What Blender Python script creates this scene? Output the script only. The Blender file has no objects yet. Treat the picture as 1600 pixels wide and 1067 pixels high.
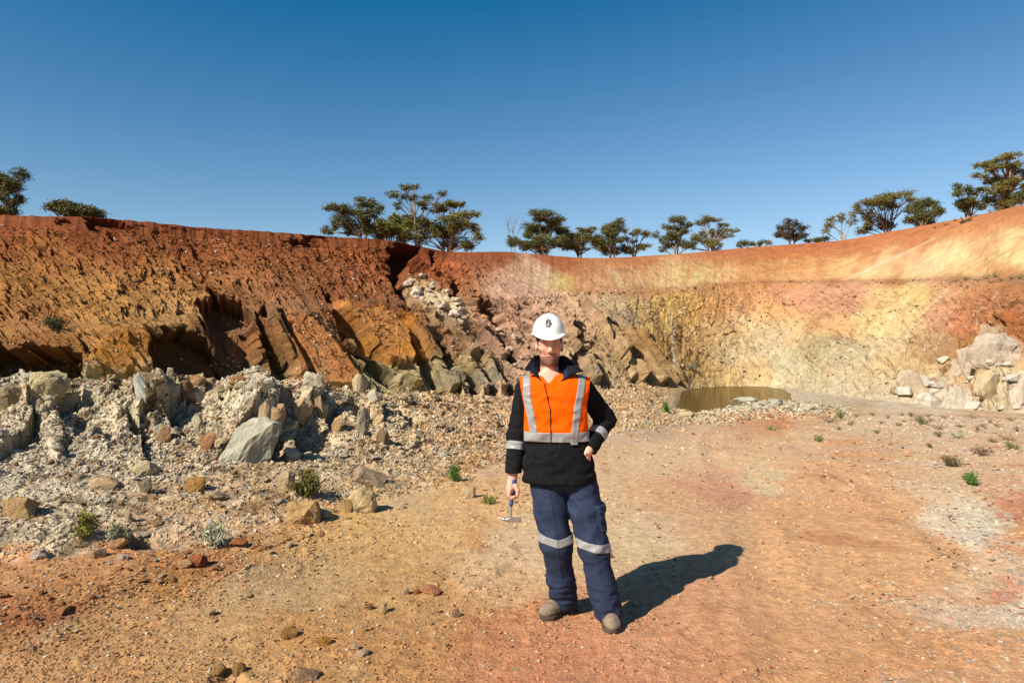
import bpy, bmesh, math, random
import numpy as np
from mathutils import Vector, Matrix
random.seed(7)
RNG = np.random.default_rng(11)
SC = bpy.context.scene
COL = SC.collection

# ------------------------------------------------------------------ camera, sky, sun, exposure
F = 1067.0                      # focal length in photo pixels (photo 1600 wide)
CAMZ = 1.70
cam_d = bpy.data.cameras.new('camera')
cam_d.sensor_width = 36.0
cam_d.lens = 36.0 * F / 1600.0
cam_d.clip_start = 0.1
cam_d.clip_end = 6000
cam = bpy.data.objects.new('camera', cam_d)
cam.location = (0, 0, CAMZ)
cam.rotation_euler = (math.radians(90), 0, 0)
COL.objects.link(cam)
SC.camera = cam

SUN_EL = math.radians(40.0)
SUN_AZ = math.radians(227.5)    # compass bearing of the sun, +Y = north, +X = east (behind the camera, to the left)
sun_from = Vector((math.sin(SUN_AZ) * math.cos(SUN_EL), math.cos(SUN_AZ) * math.cos(SUN_EL), math.sin(SUN_EL)))
world = bpy.data.worlds.new('World')
SC.world = world
world.use_nodes = True
wn = world.node_tree.nodes
wl = world.node_tree.links
wn.clear()
sky = wn.new('ShaderNodeTexSky')
sky.sky_type = 'NISHITA'
sky.sun_disc = False
sky.sun_elevation = SUN_EL
sky.sun_rotation = SUN_AZ
sky.altitude = 400
sky.air_density = 1.0
sky.dust_density = 0.25
sky.ozone_density = 4.5
bg = wn.new('ShaderNodeBackground')
bg.inputs['Strength'].default_value = 0.070
wo = wn.new('ShaderNodeOutputWorld')
# the photograph's sky is contrasty (polarised): one straight tone line per channel over the whole dome
mad = wn.new('ShaderNodeVectorMath'); mad.operation = 'MULTIPLY_ADD'
mad.inputs[1].default_value = (1.73, 1.43, 1.24); mad.inputs[2].default_value = (-1.45, -0.99, -0.68)
mxv = wn.new('ShaderNodeVectorMath'); mxv.operation = 'MAXIMUM'; mxv.inputs[1].default_value = (0.02, 0.05, 0.1)
wl.new(sky.outputs[0], mad.inputs[0]); wl.new(mad.outputs[0], mxv.inputs[0])
wl.new(mxv.outputs[0], bg.inputs['Color'])
wl.new(bg.outputs[0], wo.inputs['Surface'])

sun_d = bpy.data.lights.new('sun', 'SUN')
sun_d.energy = 5.0
sun_d.angle = math.radians(0.53)
sun_d.color = (1.0, 0.93, 0.82)
sun = bpy.data.objects.new('sun', sun_d)
sun.rotation_euler = sun_from.to_track_quat('Z', 'Y').to_euler()
sun.location = (-30, -30, 40)
COL.objects.link(sun)

SC.view_settings.view_transform = 'Standard'
SC.view_settings.look = 'None'
SC.view_settings.exposure = 0.60
SC.view_settings.gamma = 1.0
SC.view_settings.use_curve_mapping = False
SC.render.engine = 'CYCLES'
SC.cycles.max_bounces = 6
SC.cycles.transparent_max_bounces = 12

# ------------------------------------------------------------------ helpers
def lin(c):
    c = np.asarray(c, dtype=np.float64) / 255.0
    return np.where(c <= 0.04045, c / 12.92, ((c + 0.055) / 1.055) ** 2.4)

def tag(o, label=None, cat=None, group=None, kind=None):
    if label: o['label'] = label
    if cat: o['category'] = cat
    if group: o['group'] = group
    if kind: o['kind'] = kind
    return o

def empty(name, loc=(0, 0, 0)):
    o = bpy.data.objects.new(name, None)
    o.empty_display_size = 0.1
    o.location = loc
    COL.objects.link(o)
    return o

def link(name, me, parent=None, loc=None):
    o = bpy.data.objects.new(name, me)
    COL.objects.link(o)
    if parent is not None: o.parent = parent
    if loc is not None: o.location = loc
    return o

def mesh_np(name, co, faces, mat=None, cols=None, smooth=False):
    """co (n,3); faces (m,k) with k = 3 or 4; cols (n,3) linear."""
    co = np.ascontiguousarray(co, dtype=np.float32)
    faces = np.ascontiguousarray(faces, dtype=np.int32)
    m, k = faces.shape
    me = bpy.data.meshes.new(name)
    me.vertices.add(len(co)); me.vertices.foreach_set('co', co.ravel())
    me.loops.add(m * k); me.loops.foreach_set('vertex_index', faces.ravel())
    me.polygons.add(m)
    me.polygons.foreach_set('loop_start', np.arange(0, m * k, k, dtype=np.int32))
    me.polygons.foreach_set('loop_total', np.full(m, k, dtype=np.int32))
    me.polygons.foreach_set('use_smooth', np.full(m, bool(smooth)))
    me.update(calc_edges=True)
    if cols is not None:
        a = me.color_attributes.new('col', 'FLOAT_COLOR', 'POINT')
        c4 = np.ones((len(co), 4), np.float32); c4[:, :3] = cols
        a.data.foreach_set('color', c4.ravel())
    if mat is not None: me.materials.append(mat)
    return me

def _hash(ix, iy, iz, seed):
    h = (ix.astype(np.uint32) * np.uint32(374761393) + iy.astype(np.uint32) * np.uint32(668265263)
         + iz.astype(np.uint32) * np.uint32(2147483647) + np.uint32(seed * 144665 + 12345))
    h = (h ^ (h >> np.uint32(13))) * np.uint32(1274126177)
    h = (h ^ (h >> np.uint32(16))) * np.uint32(2246822519)
    return h ^ (h >> np.uint32(15))

def pnoise(x, y, z, seed=0):
    x = np.asarray(x, np.float32); y = np.asarray(y, np.float32); z = np.asarray(z, np.float32)
    xi = np.floor(x); yi = np.floor(y); zi = np.floor(z)
    fx = x - xi; fy = y - yi; fz = z - zi
    xi = xi.astype(np.int64); yi = yi.astype(np.int64); zi = zi.astype(np.int64)
    u = fx * fx * fx * (fx * (fx * 6 - 15) + 10)
    v = fy * fy * fy * (fy * (fy * 6 - 15) + 10)
    w = fz * fz * fz * (fz * (fz * 6 - 15) + 10)
    out = 0
    for dx in (0, 1):
        wx = u if dx else 1 - u
        for dy in (0, 1):
            wy = wx * (v if dy else 1 - v)
            for dz in (0, 1):
                ww = wy * (w if dz else 1 - w)
                h = _hash(xi + dx, yi + dy, zi + dz, seed)
                gx = (h & np.uint32(255)).astype(np.float32) / 127.5 - 1
                gy = ((h >> np.uint32(8)) & np.uint32(255)).astype(np.float32) / 127.5 - 1
                gz = ((h >> np.uint32(16)) & np.uint32(255)).astype(np.float32) / 127.5 - 1
                out = out + ww * (gx * (fx - dx) + gy * (fy - dy) + gz * (fz - dz))
    return out * 1.3

def fbm(x, y, z, s, octv=4, seed=0, gain=0.5, ridged=False):
    a = 1.0; out = 0; tot = 0
    for i in range(octv):
        n = pnoise(x / s, y / s, z / s, seed + 17 * i)
        if ridged: n = 1 - 2 * np.abs(n)
        out = out + a * n; tot += a
        a *= gain; s *= 0.5
    return out / tot

def facets(x, y, seed=0, bias=(0, 0), tilt=1.0, step=1.0):
    """2-D Voronoi cells, each an own tilted plane at its own height: broken rock. Returns height and cell id noise."""
    xi = np.floor(x).astype(np.int64); yi = np.floor(y).astype(np.int64)
    best = np.full(x.shape, 1e9, np.float32); val = np.zeros(x.shape, np.float32); cid = np.zeros(x.shape, np.float32)
    zz = np.zeros_like(xi)
    for dx in (-1, 0, 1):
        for dy in (-1, 0, 1):
            cx = xi + dx; cy = yi + dy
            h = _hash(cx, cy, zz, seed)
            px = cx + (h & np.uint32(255)).astype(np.float32) / 255.0
            py = cy + ((h >> np.uint32(8)) & np.uint32(255)).astype(np.float32) / 255.0
            ddx = (x - px).astype(np.float32); ddy = (y - py).astype(np.float32)
            d = ddx * ddx + ddy * ddy
            h2 = _hash(cx, cy, zz + 5, seed + 3)
            a = (h2 & np.uint32(255)).astype(np.float32) / 127.5 - 1
            b = ((h2 >> np.uint32(8)) & np.uint32(255)).astype(np.float32) / 127.5 - 1
            c = ((h2 >> np.uint32(16)) & np.uint32(255)).astype(np.float32) / 127.5 - 1
            m = d < best
            best = np.where(m, d, best)
            val = np.where(m, c * step + tilt * ((a + bias[0]) * ddx + (b + bias[1]) * ddy), val)
            cid = np.where(m, c, cid)
    return val, cid, np.sqrt(best)

def smooth01(x): 
    x = np.clip(x, 0, 1); return x * x * (3 - 2 * x)

def pchip(xs, ys, x):
    xs = np.asarray(xs, float); ys = np.asarray(ys, float)
    h = np.diff(xs); d = np.diff(ys) / h
    m = np.zeros_like(ys); m[0] = d[0]; m[-1] = d[-1]
    for i in range(1, len(xs) - 1):
        if d[i - 1] * d[i] > 0:
            w1 = 2 * h[i] + h[i - 1]; w2 = h[i] + 2 * h[i - 1]
            m[i] = (w1 + w2) / (w1 / d[i - 1] + w2 / d[i])
    x = np.clip(x, xs[0], xs[-1])
    i = np.clip(np.searchsorted(xs, x) - 1, 0, len(h) - 1)
    t = (x - xs[i]) / h[i]
    return ((1 + 2 * t) * (1 - t) ** 2 * ys[i] + t * (1 - t) ** 2 * h[i] * m[i]
            + t * t * (3 - 2 * t) * ys[i + 1] + t * t * (t - 1) * h[i] * m[i + 1])

def poly_sd(px, py, poly):
    """signed distance (inside > 0) to a polygon."""
    P = np.asarray(poly, np.float32); n = len(P)
    d = np.full(px.shape, 1e9, np.float32); ins = np.zeros(px.shape, bool)
    for i in range(n):
        a = P[i]; b = P[(i + 1) % n]
        ex, ey = b - a
        wx = px - a[0]; wy = py - a[1]
        t = np.clip((wx * ex + wy * ey) / (ex * ex + ey * ey + 1e-9), 0, 1)
        dx = wx - t * ex; dy = wy - t * ey
        d = np.minimum(d, dx * dx + dy * dy)
        c = ((a[1] <= py) & (b[1] > py)) | ((b[1] <= py) & (a[1] > py))
        xc = a[0] + (py - a[1]) / (ey if abs(ey) > 1e-9 else 1e-9) * ex
        ins ^= c & (px < xc)
    d = np.sqrt(d)
    return np.where(ins, d, -d)

# ------------------------------------------------------------------ the pit: plan and section lines of the real surface
# each line runs round the pit; columns of the table: bearing (as px = 800 + F * x / Y), distance Y, height z
def zpy(py, Y): return CAMZ + (533 - py) / F * Y
def by_py(rows): return [(a, Y, zpy(py, Y)) for a, py, Y in rows]

L_toe = [(-900, 4.0, 0), (0, 5.15, 0), (200, 5.55, 0), (400, 6.07, 0), (560, 6.95, 0), (700, 8.2, 0), (800, 9.97, 0), (900, 11.6, 0),
         (1000, 14.2, -.15), (1100, 19, -.6), (1200, 24.5, -1.1), (1300, 27, -1.31), (1400, 29, -1.48), (1500, 29.5, -1.59), (1600, 29.5, -1.67), (2500, 26, -1.6)]
L_mid = by_py([(0, 705, 7.4), (200, 705, 7.8), (400, 697, 8.4), (500, 690, 9.0), (600, 690, 9.7), (700, 690, 10.5), (800, 670, 12.6),
               (900, 660, 15.5), (1000, 652, 19), (1100, 648, 24), (1200, 642, 28), (1300, 646, 30), (1400, 645, 31.5), (1500, 648, 32), (1600, 652, 31)])
L_mid = [(-900, 6.8, .5)] + L_mid + [(2500, 27, -1.7)]
L_crest = by_py([(0, 588, 8.9), (200, 592, 9.3), (400, 598, 10.0), (500, 604, 10.9), (600, 619, 12.4), (700, 625, 14), (800, 628, 18),
                 (900, 630, 21), (1000, 635, 24.5), (1050, 639, 26), (1090, 646, 27.5), (1130, 641, 28.5), (1165, 631, 30), (1200, 627, 31), (1260, 630, 32), (1300, 634, 33), (1400, 640, 34), (1500, 645, 34), (1600, 650, 32)])
L_crest = [(-900, 9, 1.3)] + L_crest + [(2500, 28, -1.7)]
L_trench = [(-900, 12, -.2), (0, 12.5, -.3), (400, 14, -.4), (600, 18, -.9), (800, 24, -1.7), (900, 28, -1.8), (1000, 32, -1.7), (1050, 35, -1.6), (1080, 37, -2.5), (1150, 37, -2.6),
            (1210, 38, -2.2), (1255, 37, -1.65), (1300, 37, -1.6), (1400, 37, -1.85), (1500, 35.5, -1.92), (1600, 33, -1.85), (2500, 28.5, -1.7)]
L_foot = [(-900, 24, 0), (0, 28, -.4), (300, 32, -.7), (450, 35, -1.0), (600, 38.5, -1.4), (700, 40.5, -1.55), (800, 42.5, -1.55), (900, 44, -1.55), (1000, 46.5, -1.55), (1055, 49.5, -1.62),
          (1085, 51, -1.95), (1150, 53.5, -2.0), (1222, 52, -1.78), (1300, 43, -1.68), (1400, 40, -1.85), (1500, 37, -1.9), (1600, 34, -1.85), (2500, 29, -1.6)]
L_bout = by_py([(0, 517, 31), (150, 514, 31.5), (300, 502, 35), (450, 490, 38), (600, 475, 43), (700, 470, 46), (740, 466, 47), (830, 461, 49.5),
                (940, 457, 53), (1050, 450, 58), (1200, 441, 62), (1300, 441, 60), (1400, 441, 55), (1500, 440, 48), (1600, 445, 41)])
L_bout = [(-900, 27, 2)] + L_bout + [(2500, 33, 4.5)]
L_bin = by_py([(0, 498, 33), (150, 500, 33.3), (300, 487, 37), (450, 472, 40), (600, 462, 45), (700, 461, 48), (740, 460, 49.5), (830, 458.5, 52),
               (940, 455, 55.5), (1050, 448.5, 60.3), (1200, 439, 64.5), (1300, 438, 62.5), (1400, 436, 58), (1500, 432, 52), (1600, 430, 45)])
L_bin = [(-900, 29, 2.6)] + L_bin + [(2500, 36, 5)]
L_scarp = by_py([(0, 364, 40), (150, 370, 40.5), (300, 381, 43.5), (450, 390, 46.5), (600, 395, 51), (700, 412, 53.5), (800, 415, 57), (900, 416, 61),
                 (1050, 410, 66), (1200, 400, 69.5), (1300, 391, 68.5), (1400, 374, 64), (1500, 352, 58.5), (1600, 335, 52.5)])
L_scarp = [(-900, 36, 8)] + L_scarp + [(2500, 42, 11.5)]
L_rim = by_py([(0, 338, 42), (100, 339, 42), (150, 341, 42.3), (200, 346, 43), (300, 355, 45), (450, 365, 48.5), (530, 371, 50.3), (600, 375, 52.5), (660, 386, 54.7), (700, 393, 56), (800, 394, 60),
               (900, 402, 64), (1050, 397, 68.5), (1200, 384, 72), (1300, 377, 71), (1400, 360, 66.5), (1500, 341, 61), (1560, 329, 58), (1600, 320, 56)])
L_rim = [(-900, 38, 9.5)] + L_rim + [(2500, 45, 13.2)]

cols_in = np.arange(-40, 1641, 1.48)
ext = np.cumsum(np.concatenate([1.6 * 1.05 ** np.arange(1, 61), 30 * 1.4 ** np.arange(1, 17)]))
PX = np.concatenate([(-40 - ext)[::-1], cols_in, cols_in[-1] + ext])
U = (PX - 800) / F
NC = len(PX)
def curve(L):
    a = np.array(L, float)
    return pchip(a[:, 0], a[:, 1], PX), pchip(a[:, 0], a[:, 2], PX)
one = np.ones(NC)
K = [(1.2 * one, 0 * one), (3.2 * one, 0 * one)] + [curve(L) for L in (L_toe, L_mid, L_crest, L_trench, L_foot, L_bout, L_bin, L_scarp, L_rim)]
rimY, rimZ = K[-1]
K.append((rimY + 40, rimZ + 0.3))
K.append((rimY * 0 + 2500, rimZ * 0 + 10))
NR = [6, 250, 125, 95, 20, 36, 165, 16, 110, 40, 10, 6]
BASE = []; ROWK = []
for i, n in enumerate(NR):
    (Ya, za), (Yb, zb) = K[i], K[i + 1]
    t = np.linspace(0, 1, n, endpoint=False) if i < len(NR) - 1 else np.linspace(0, 1, n)
    for tt in t:
        if i == 1:
            Y = 1.0 / ((1 - tt) / Ya + tt / Yb)
            q = (Y - Ya) / (Yb - Ya)
            z = zb * q * q * (1.4 - 0.4 * q)
        elif i >= 10:
            q = tt ** 2.2; Y = Ya + (Yb - Ya) * q; z = za + (zb - za) * q
        elif i in (2, 3):
            Y = Ya + (Yb - Ya) * tt; z = za + (zb - za) * tt
        else:
            Y = Ya + (Yb - Ya) * tt; z = za + (zb - za) * tt
        BASE.append((Y, z)); ROWK.append(i + tt)
ROWK = np.array(ROWK, np.float32)
YY = np.array([b[0] for b in BASE], np.float32); ZZ = np.array([b[1] for b in BASE], np.float32)
NRT = len(BASE)
# round the knots a little along each profile (the bench edges and the crest are worn)
def soften(A, n):
    for _ in range(n):
        A[1:-1] = 0.25 * A[:-2] + 0.5 * A[1:-1] + 0.25 * A[2:]
YS = YY[8:].copy(); ZS = ZZ[8:].copy(); soften(YS, 3); soften(ZS, 3); YY[8:-16] = YS[:-16]; ZZ[8:-16] = ZS[:-16]
XX = (U[None, :] * YY).astype(np.float32)
PYB = 533 - (ZZ - CAMZ) / YY * F
PXB = np.broadcast_to(PX[None, :], XX.shape).astype(np.float32)
KK = np.broadcast_to(ROWK[:, None], XX.shape)

def grid_normals(X, Y, Z):
    P = np.stack([X, Y, Z], -1)
    du = np.gradient(P, axis=1); dv = np.gradient(P, axis=0)
    n = np.cross(du, dv); n /= np.linalg.norm(n, axis=-1, keepdims=True) + 1e-9
    return n
NB = grid_normals(XX, YY, ZZ)

# arc length round the pit along the bench line, for bedding coordinates
bx = U * K[7][0]; by = K[7][0]
ARC = np.concatenate([[0], np.cumsum(np.hypot(np.diff(bx), np.diff(by)))]); ARC -= np.interp(450, PX, ARC)
AA = np.broadcast_to(ARC[None, :], XX.shape).astype(np.float32)
DIP = np.interp(PXB, [560, 760], [math.radians(49), math.radians(34)]).astype(np.float32)
S_ = AA * np.sin(DIP) + ZZ * np.cos(DIP) * 1.12     # across the beds
T_ = AA * np.cos(DIP) - ZZ * np.sin(DIP)            # along the beds (down to the right)

def ramp(v, *pts):
    xs, ys = zip(*pts); return np.interp(v, xs, ys).astype(np.float32)

wn1 = fbm(XX, YY, ZZ, 3.0, 3, 5)
wn2 = fbm(XX, YY, ZZ, 3.0, 3, 6)
n_big = fbm(XX, YY, ZZ, 6.0, 4, 21)
n_mid = fbm(XX, YY, ZZ, 1.6, 4, 31)
n_fine = fbm(XX, YY, ZZ, 0.35, 3, 41)
leftness = smooth01((1010 - PXB) / 120)           # bedded left wall 1, smooth far wall 0
rightrock = smooth01((PXB - 1440) / 90)

# --- wall relief
kA = KK
lowwall = ramp(kA, (5.9, 0), (6.1, 1), (6.9, 1), (7.1, 0.3), (7.9, .3), (8.1, 0))
batter = ramp(kA, (7.8, 0), (8.1, 1), (8.85, 1), (9.1, .3), (9.5, 0))
scarp = ramp(kA, (8.75, 0), (9.0, 1), (9.9, 1), (10.05, 0))
wallmask = ramp(kA, (5.6, 0), (6.0, 1), (9.9, 1), (10.1, .2), (11, 0.1))
sx = S_ + 0.5 * wn1 + 0.3 * n_mid; tx = T_ + 0.8 * wn2
f1, id1, e1 = facets(sx / 1.7, tx / 7.5, 51, bias=(0.75, 0), tilt=0.9, step=0.55)
f2, id2, e2 = facets(sx / 0.36, tx / 1.8, 52, bias=(0.6, 0), tilt=0.9, step=0.6)
f3, id3, e3 = facets((S_ + .15 * n_mid) / 0.17, T_ / 0.7, 53, bias=(0.5, 0), tilt=0.9, step=0.6)
# far wall: blocky, no strong bedding
g1, gid1, ge1 = facets((AA + 0.6 * wn1) / 2.2, (ZZ + 0.5 * wn2) / 2.6, 61, tilt=0.8, step=0.5)
g2, gid2, ge2 = facets((AA + 0.3 * n_mid) / 0.8, ZZ / 0.9, 62, tilt=0.8, step=0.6)
g3, gid3, ge3 = facets((AA + .2 * n_mid) / 0.42, (ZZ + .1 * wn2) / 0.5, 63, tilt=0.9, step=0.6)
rill = fbm(AA * 1.0, ZZ * 0.12, YY * 0.02, 0.9, 4, 71, ridged=True)
rgh_low = leftness * ramp(PXB, (0, .55), (250, .6), (420, .7), (640, 1.15), (900, 1.25), (1010, 1))
band_hi = batter * leftness * ramp(PXB, (0, 1), (600, .85), (680, 1.3), (760, .9), (800, .15), (860, 0))
D = (lowwall * rgh_low * (0.42 * f1 + 0.27 * f2 + 0.11 * f3 + 0.35 * n_big)
     + band_hi * (0.06 * f1 + 0.20 * f2 + 0.19 * f3 + 0.20 * n_big + 0.07 * n_fine))
farlow = lowwall * (1 - leftness) * ramp(kA, (6.8, 1), (6.97, .25))
D += farlow * ((0.10 + .40 * rightrock) * g1 + (0.07 + .13 * rightrock) * g2 + 0.8 * n_big + 0.22 * n_mid + .03 * g3 + .03 * f3 + 0.07 * n_fine)
rightbat = batter * (1 - np.clip(band_hi, 0, 1))
D += rightbat * (0.20 * n_big + 0.07 * n_mid + .05 * n_fine)
# fall-line rills on the soft soil
D += rightbat * 0.05 * rill * ramp(PXB, (700, 1), (1600, 1))
rs = scarp * ramp(PXB, (-40, 1), (560, 1), (700, .55), (900, .25), (1600, .2))
D += rs * (0.22 * rill + 0.22 * n_big + 0.10 * n_mid)
D += wallmask * 0.03 * n_fine

# --- hollows cut in the wall and spurs standing out of it (metres into the wall, outlined by where they lie on the face)
wx_ = PXB + 5 * n_mid + 5 * n_big + 3 * n_fine + wallmask * leftness * (7 * id2 + 6 * id1); wy_ = PYB + 5 * wn2 + 3 * n_fine + wallmask * leftness * (6 * id2 + 7 * id1)
DH = np.zeros_like(XX)            # cut back level into the hill, so that a hollow keeps its roof
def cut(poly, depth, soft=4.0, klo=5.7, khi=9.95, flat=None, tilt=(0, 0), level=False, asym=0, raw=False):
    global D, DH
    P = np.asarray(poly, float)
    x0, x1 = P[:, 0].min() - 25, P[:, 0].max() + 25
    c0, c1 = np.searchsorted(PX, x0), np.searchsorted(PX, x1)
    r0, r1 = np.searchsorted(ROWK, klo), np.searchsorted(ROWK, khi)
    sl = (slice(r0, r1), slice(c0, c1))
    sd = poly_sd(PXB[sl] + 4 * n_mid[sl] + 2.5 * n_fine[sl], PYB[sl] + 3 * n_fine[sl], poly) if raw else poly_sd(wx_[sl], wy_[sl], poly)
    m = smooth01(sd / soft + 0.5)
    tl = tilt[0] * (wx_[sl] - P[:, 0].mean()) / 100 + tilt[1] * (wy_[sl] - P[:, 1].mean()) / 100
    if flat is not None:
        D[sl] = D[sl] * (1 - m * (1 - flat))
    if asym:
        q = np.clip((wx_[sl] - P[:, 0].min()) / (P[:, 0].max() - P[:, 0].min()), 0, 1)
        m = m * (1 - asym * q)
    if level:
        DH[sl] = DH[sl] - .55 * m * (depth + tl); D[sl] = D[sl] - .4 * m * (depth + tl)
    else: D[sl] = D[sl] - m * (depth + tl)
CUTS = [
    ([(598, 404), (606, 382), (632, 375), (656, 388), (664, 408), (655, 420), (636, 414), (630, 440), (633, 456), (648, 478), (640, 478), (618, 452), (602, 430)], 2.6, 5, .5),
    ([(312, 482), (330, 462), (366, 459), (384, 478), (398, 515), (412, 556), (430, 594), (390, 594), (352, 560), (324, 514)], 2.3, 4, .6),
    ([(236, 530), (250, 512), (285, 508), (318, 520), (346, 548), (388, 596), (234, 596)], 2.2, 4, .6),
    ([(-40, 545), (0, 543), (60, 540), (108, 548), (134, 560), (128, 594), (-40, 594)], 2.2, 4, .6),
    ([(392, 478), (408, 470), (422, 500), (440, 540), (458, 590), (432, 592), (414, 545)], 1.1, 3, .6),
    ([(500, 440), (512, 452), (560, 505), (604, 560), (634, 608), (606, 612), (560, 566), (528, 512)], 1.1, 3, .5),
    ([(536, 520), (556, 530), (586, 572), (572, 578), (546, 552)], 1.0, 3, .6),
    ([(630, 520), (642, 522), (664, 560), (698, 612), (676, 614), (656, 582), (640, 548)], 1.2, 3, .6),
    ([(672, 560), (700, 545), (716, 570), (704, 588), (684, 580)], .9, 3, .6),
    ([(742, 470), (764, 464), (786, 482), (794, 505), (784, 516), (760, 498)], 1.7, 4, .6),
    ([(776, 520), (790, 530), (812, 560), (800, 564), (782, 545)], 1.2, 3, .6),
    ([(700, 432), (716, 440), (722, 470), (710, 474), (700, 455)], 1.2, 3, .7),
    ([(672, 402), (690, 405), (690, 424), (678, 424)], .8, 3, .7),
    ([(714, 588), (726, 600), (742, 622), (726, 622)], .7, 3, .7),
    ([(918, 462), (930, 462), (936, 480), (926, 486), (914, 474)], 1.2, 3, .7),
    ([(905, 520), (922, 540), (905, 575), (890, 580), (898, 545)], 1.4, 3, .7),
    ([(940, 490), (955, 515), (970, 545), (958, 545), (946, 520)], 1.1, 3, .7),
    ([(976, 545), (992, 568), (1002, 600), (990, 598), (978, 570)], 1.0, 3, .7),
]
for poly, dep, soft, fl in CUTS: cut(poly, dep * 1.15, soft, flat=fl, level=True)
# slabs: clean bedding faces standing proud
SLABS = [
    ([(455, 505), (475, 498), (520, 540), (556, 600), (552, 615), (470, 612), (452, 560)], -.55, (.5, 0)),
    ([(518, 462), (545, 472), (610, 492), (634, 520), (656, 560), (640, 570), (600, 556), (560, 505)], -.5, (.3, 0)),
    ([(404, 488), (425, 498), (440, 530), (452, 560), (446, 575), (425, 540)], -.5, (.4, 0)),
]
cut([(138, 590), (150, 560), (180, 530), (228, 515), (234, 592)], -.6, 6)
for poly, dep, tl in SLABS: cut(poly, dep, 3, flat=.16, tilt=(-tl[0], 0))
# tilted fins of harder beds, each with its gully on the right
for x0, y0, x1, y1, w_, a_ in [(536, 542, 650, 612, 9, .9), (646, 502, 708, 612, 7, .8), (694, 556, 732, 620, 6, .7), (724, 556, 760, 620, 6, .7), (756, 560, 788, 620, 6, .7), (700, 500, 742, 556, 7, .6), (748, 512, 790, 560, 6, .6),
                             (882, 500, 930, 600, 7, .8), (908, 468, 976, 560, 8, .9), (938, 496, 1002, 596, 8, .9), (966, 506, 1032, 602, 7, .8), (996, 520, 1050, 604, 7, .6), (424, 486, 470, 590, 7, .5)]:
    cut([(x0 - w_, y0), (x0 + w_, y0 - 3), (x1 + w_, y1 - 3), (x1 - w_, y1)], -a_, 3, flat=.35, raw=True)
    g_ = 2.1 * w_
    cut([(x0 + g_ - w_ * .9, y0 + 6), (x0 + g_ + w_ * .6, y0 + 6), (x1 + g_ + w_ * 1.1, y1), (x1 + g_ - w_ * .9, y1)], .95 * a_, 3, level=True, raw=True)
# little undercut below the soil cap
for poly, dep in [([(135, 350), (165, 345), (205, 356), (205, 366), (165, 366), (140, 362)], .9), ([(205, 356), (330, 363), (410, 372), (395, 380), (300, 376), (210, 368)], .16),
                  ([(435, 370), (470, 366), (530, 372), (528, 380), (480, 382), (440, 378)], .7), ([(85, 345), (110, 345), (112, 352), (88, 352)], .5)]:
    cut(poly, dep, 3, level=True)

# --- ground and bank relief
gnd = ramp(KK, (0, 1), (2.0, 1), (2.15, 0))
bank = ramp(KK, (1.97, 0), (2.08, 1), (4.2, 1), (5.2, .7), (5.9, .7), (6.1, 0))
bankhi = ramp(KK, (2.75, 0), (3.1, 1), (4.3, 1), (5, .3))
bw = ramp(PXB, (0, 1), (600, 1), (800, .75), (1000, .7), (1200, .9), (1290, .45), (1380, .25), (1600, .25))
warpx = XX + .10 * n_mid + 0.03 * n_fine; warpy = YY + .10 * wn2
LEN = np.concatenate([np.zeros((1, NC), np.float32), np.cumsum(np.hypot(np.diff(YY, axis=0), np.diff(ZZ, axis=0)), axis=0)], 0)
warpy = LEN + .10 * wn2
h1, hid1, he1 = facets(warpx / .50, warpy / .46, 81, tilt=1.0, step=.7)
h2, hid2, he2 = facets(warpx / .19, warpy / .19, 82, tilt=1.0, step=.7)
h3, hid3, he3 = facets(XX / .075, LEN / .08, 83, tilt=1.0, step=.7)
farw = np.clip(12 / YY, .0, 1)
spur, spid, _e = facets((XX + .25 * n_mid + .25 * LEN) / .95, (LEN + .3 * wn2) / 1.9, 86, bias=(1.5, 0), tilt=.8, step=.45)
lump = fbm(XX, YY * 1.0, ZZ, .85, 3, 85, ridged=True)
n_rough = fbm(XX, YY, ZZ, .15, 3, 87)
n_ridge = fbm(XX, YY, ZZ, .30, 3, 88, ridged=True)
D += bank * np.maximum(bw, .3) * (.034 * n_rough + .030 * n_ridge) * np.clip(10 / YY, .5, 1.2) * ramp(KK, (2, .6), (2.8, 1))
flo = ramp(KK, (4.9, 0), (5.2, 1), (5.95, 1), (6.1, 0)) * ramp(PXB, (500, 1), (1010, 1), (1050, 0))
D += flo * (.16 * lump + .10 * h1 + .12 * n_mid)
D += bank * bw * (bankhi * (.07 * lump + .14 * spur) * ramp(KK, (3.7, 1), (4.05, .45)) * ramp(PXB, (520, 1), (700, .55), (900, .25)) + bankhi * (.06 * h1 + .03 * h2) + .014 * h2 * ramp(KK, (2, .5), (3, 1)) + .009 * h3 * farw + .10 * n_big + .06 * n_mid + .035 * n_fine)
# foreground soil: gentle swells, crumbs
crumb = smooth01(.5 + 1.3 * fbm(XX, YY, ZZ, 1.3, 3, 91))
leftg = ramp(PXB, (0, 1), (750, .9), (950, .35), (1300, .25), (1500, .5), (1600, .6))
n_cr = np.maximum(0, fbm(XX, YY * .9, ZZ, .17, 4, 95) - .04) * 2.2 - .25
D += gnd * (.035 * n_mid * leftg + .018 * n_big + .010 * n_fine * (.4 + leftg) + .018 * n_cr * (.3 + crumb) * (.35 + leftg))
for sl_ in (0.0, 1.65):                       # old wheel ruts on the track
    xr = 1.15 + sl_ + (YY - 3.4) * .30 + .25 * np.sin(YY * .35)
    dr = np.abs(XX - xr + .06 * n_mid)
    D -= gnd * .022 * np.exp(-(dr / .13) ** 2) * np.clip(.7 + .9 * n_mid, 0, 1.4)
    D += gnd * .012 * np.exp(-((dr - .24) / .07) ** 2) * np.clip(.6 + 1.2 * n_mid, 0, 1.4)
D += gnd * .022 * fbm(XX * 1.6 - YY * .5, YY, ZZ, .55, 3, 97) * ramp(PYB, (650, .4), (760, 1))
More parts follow.
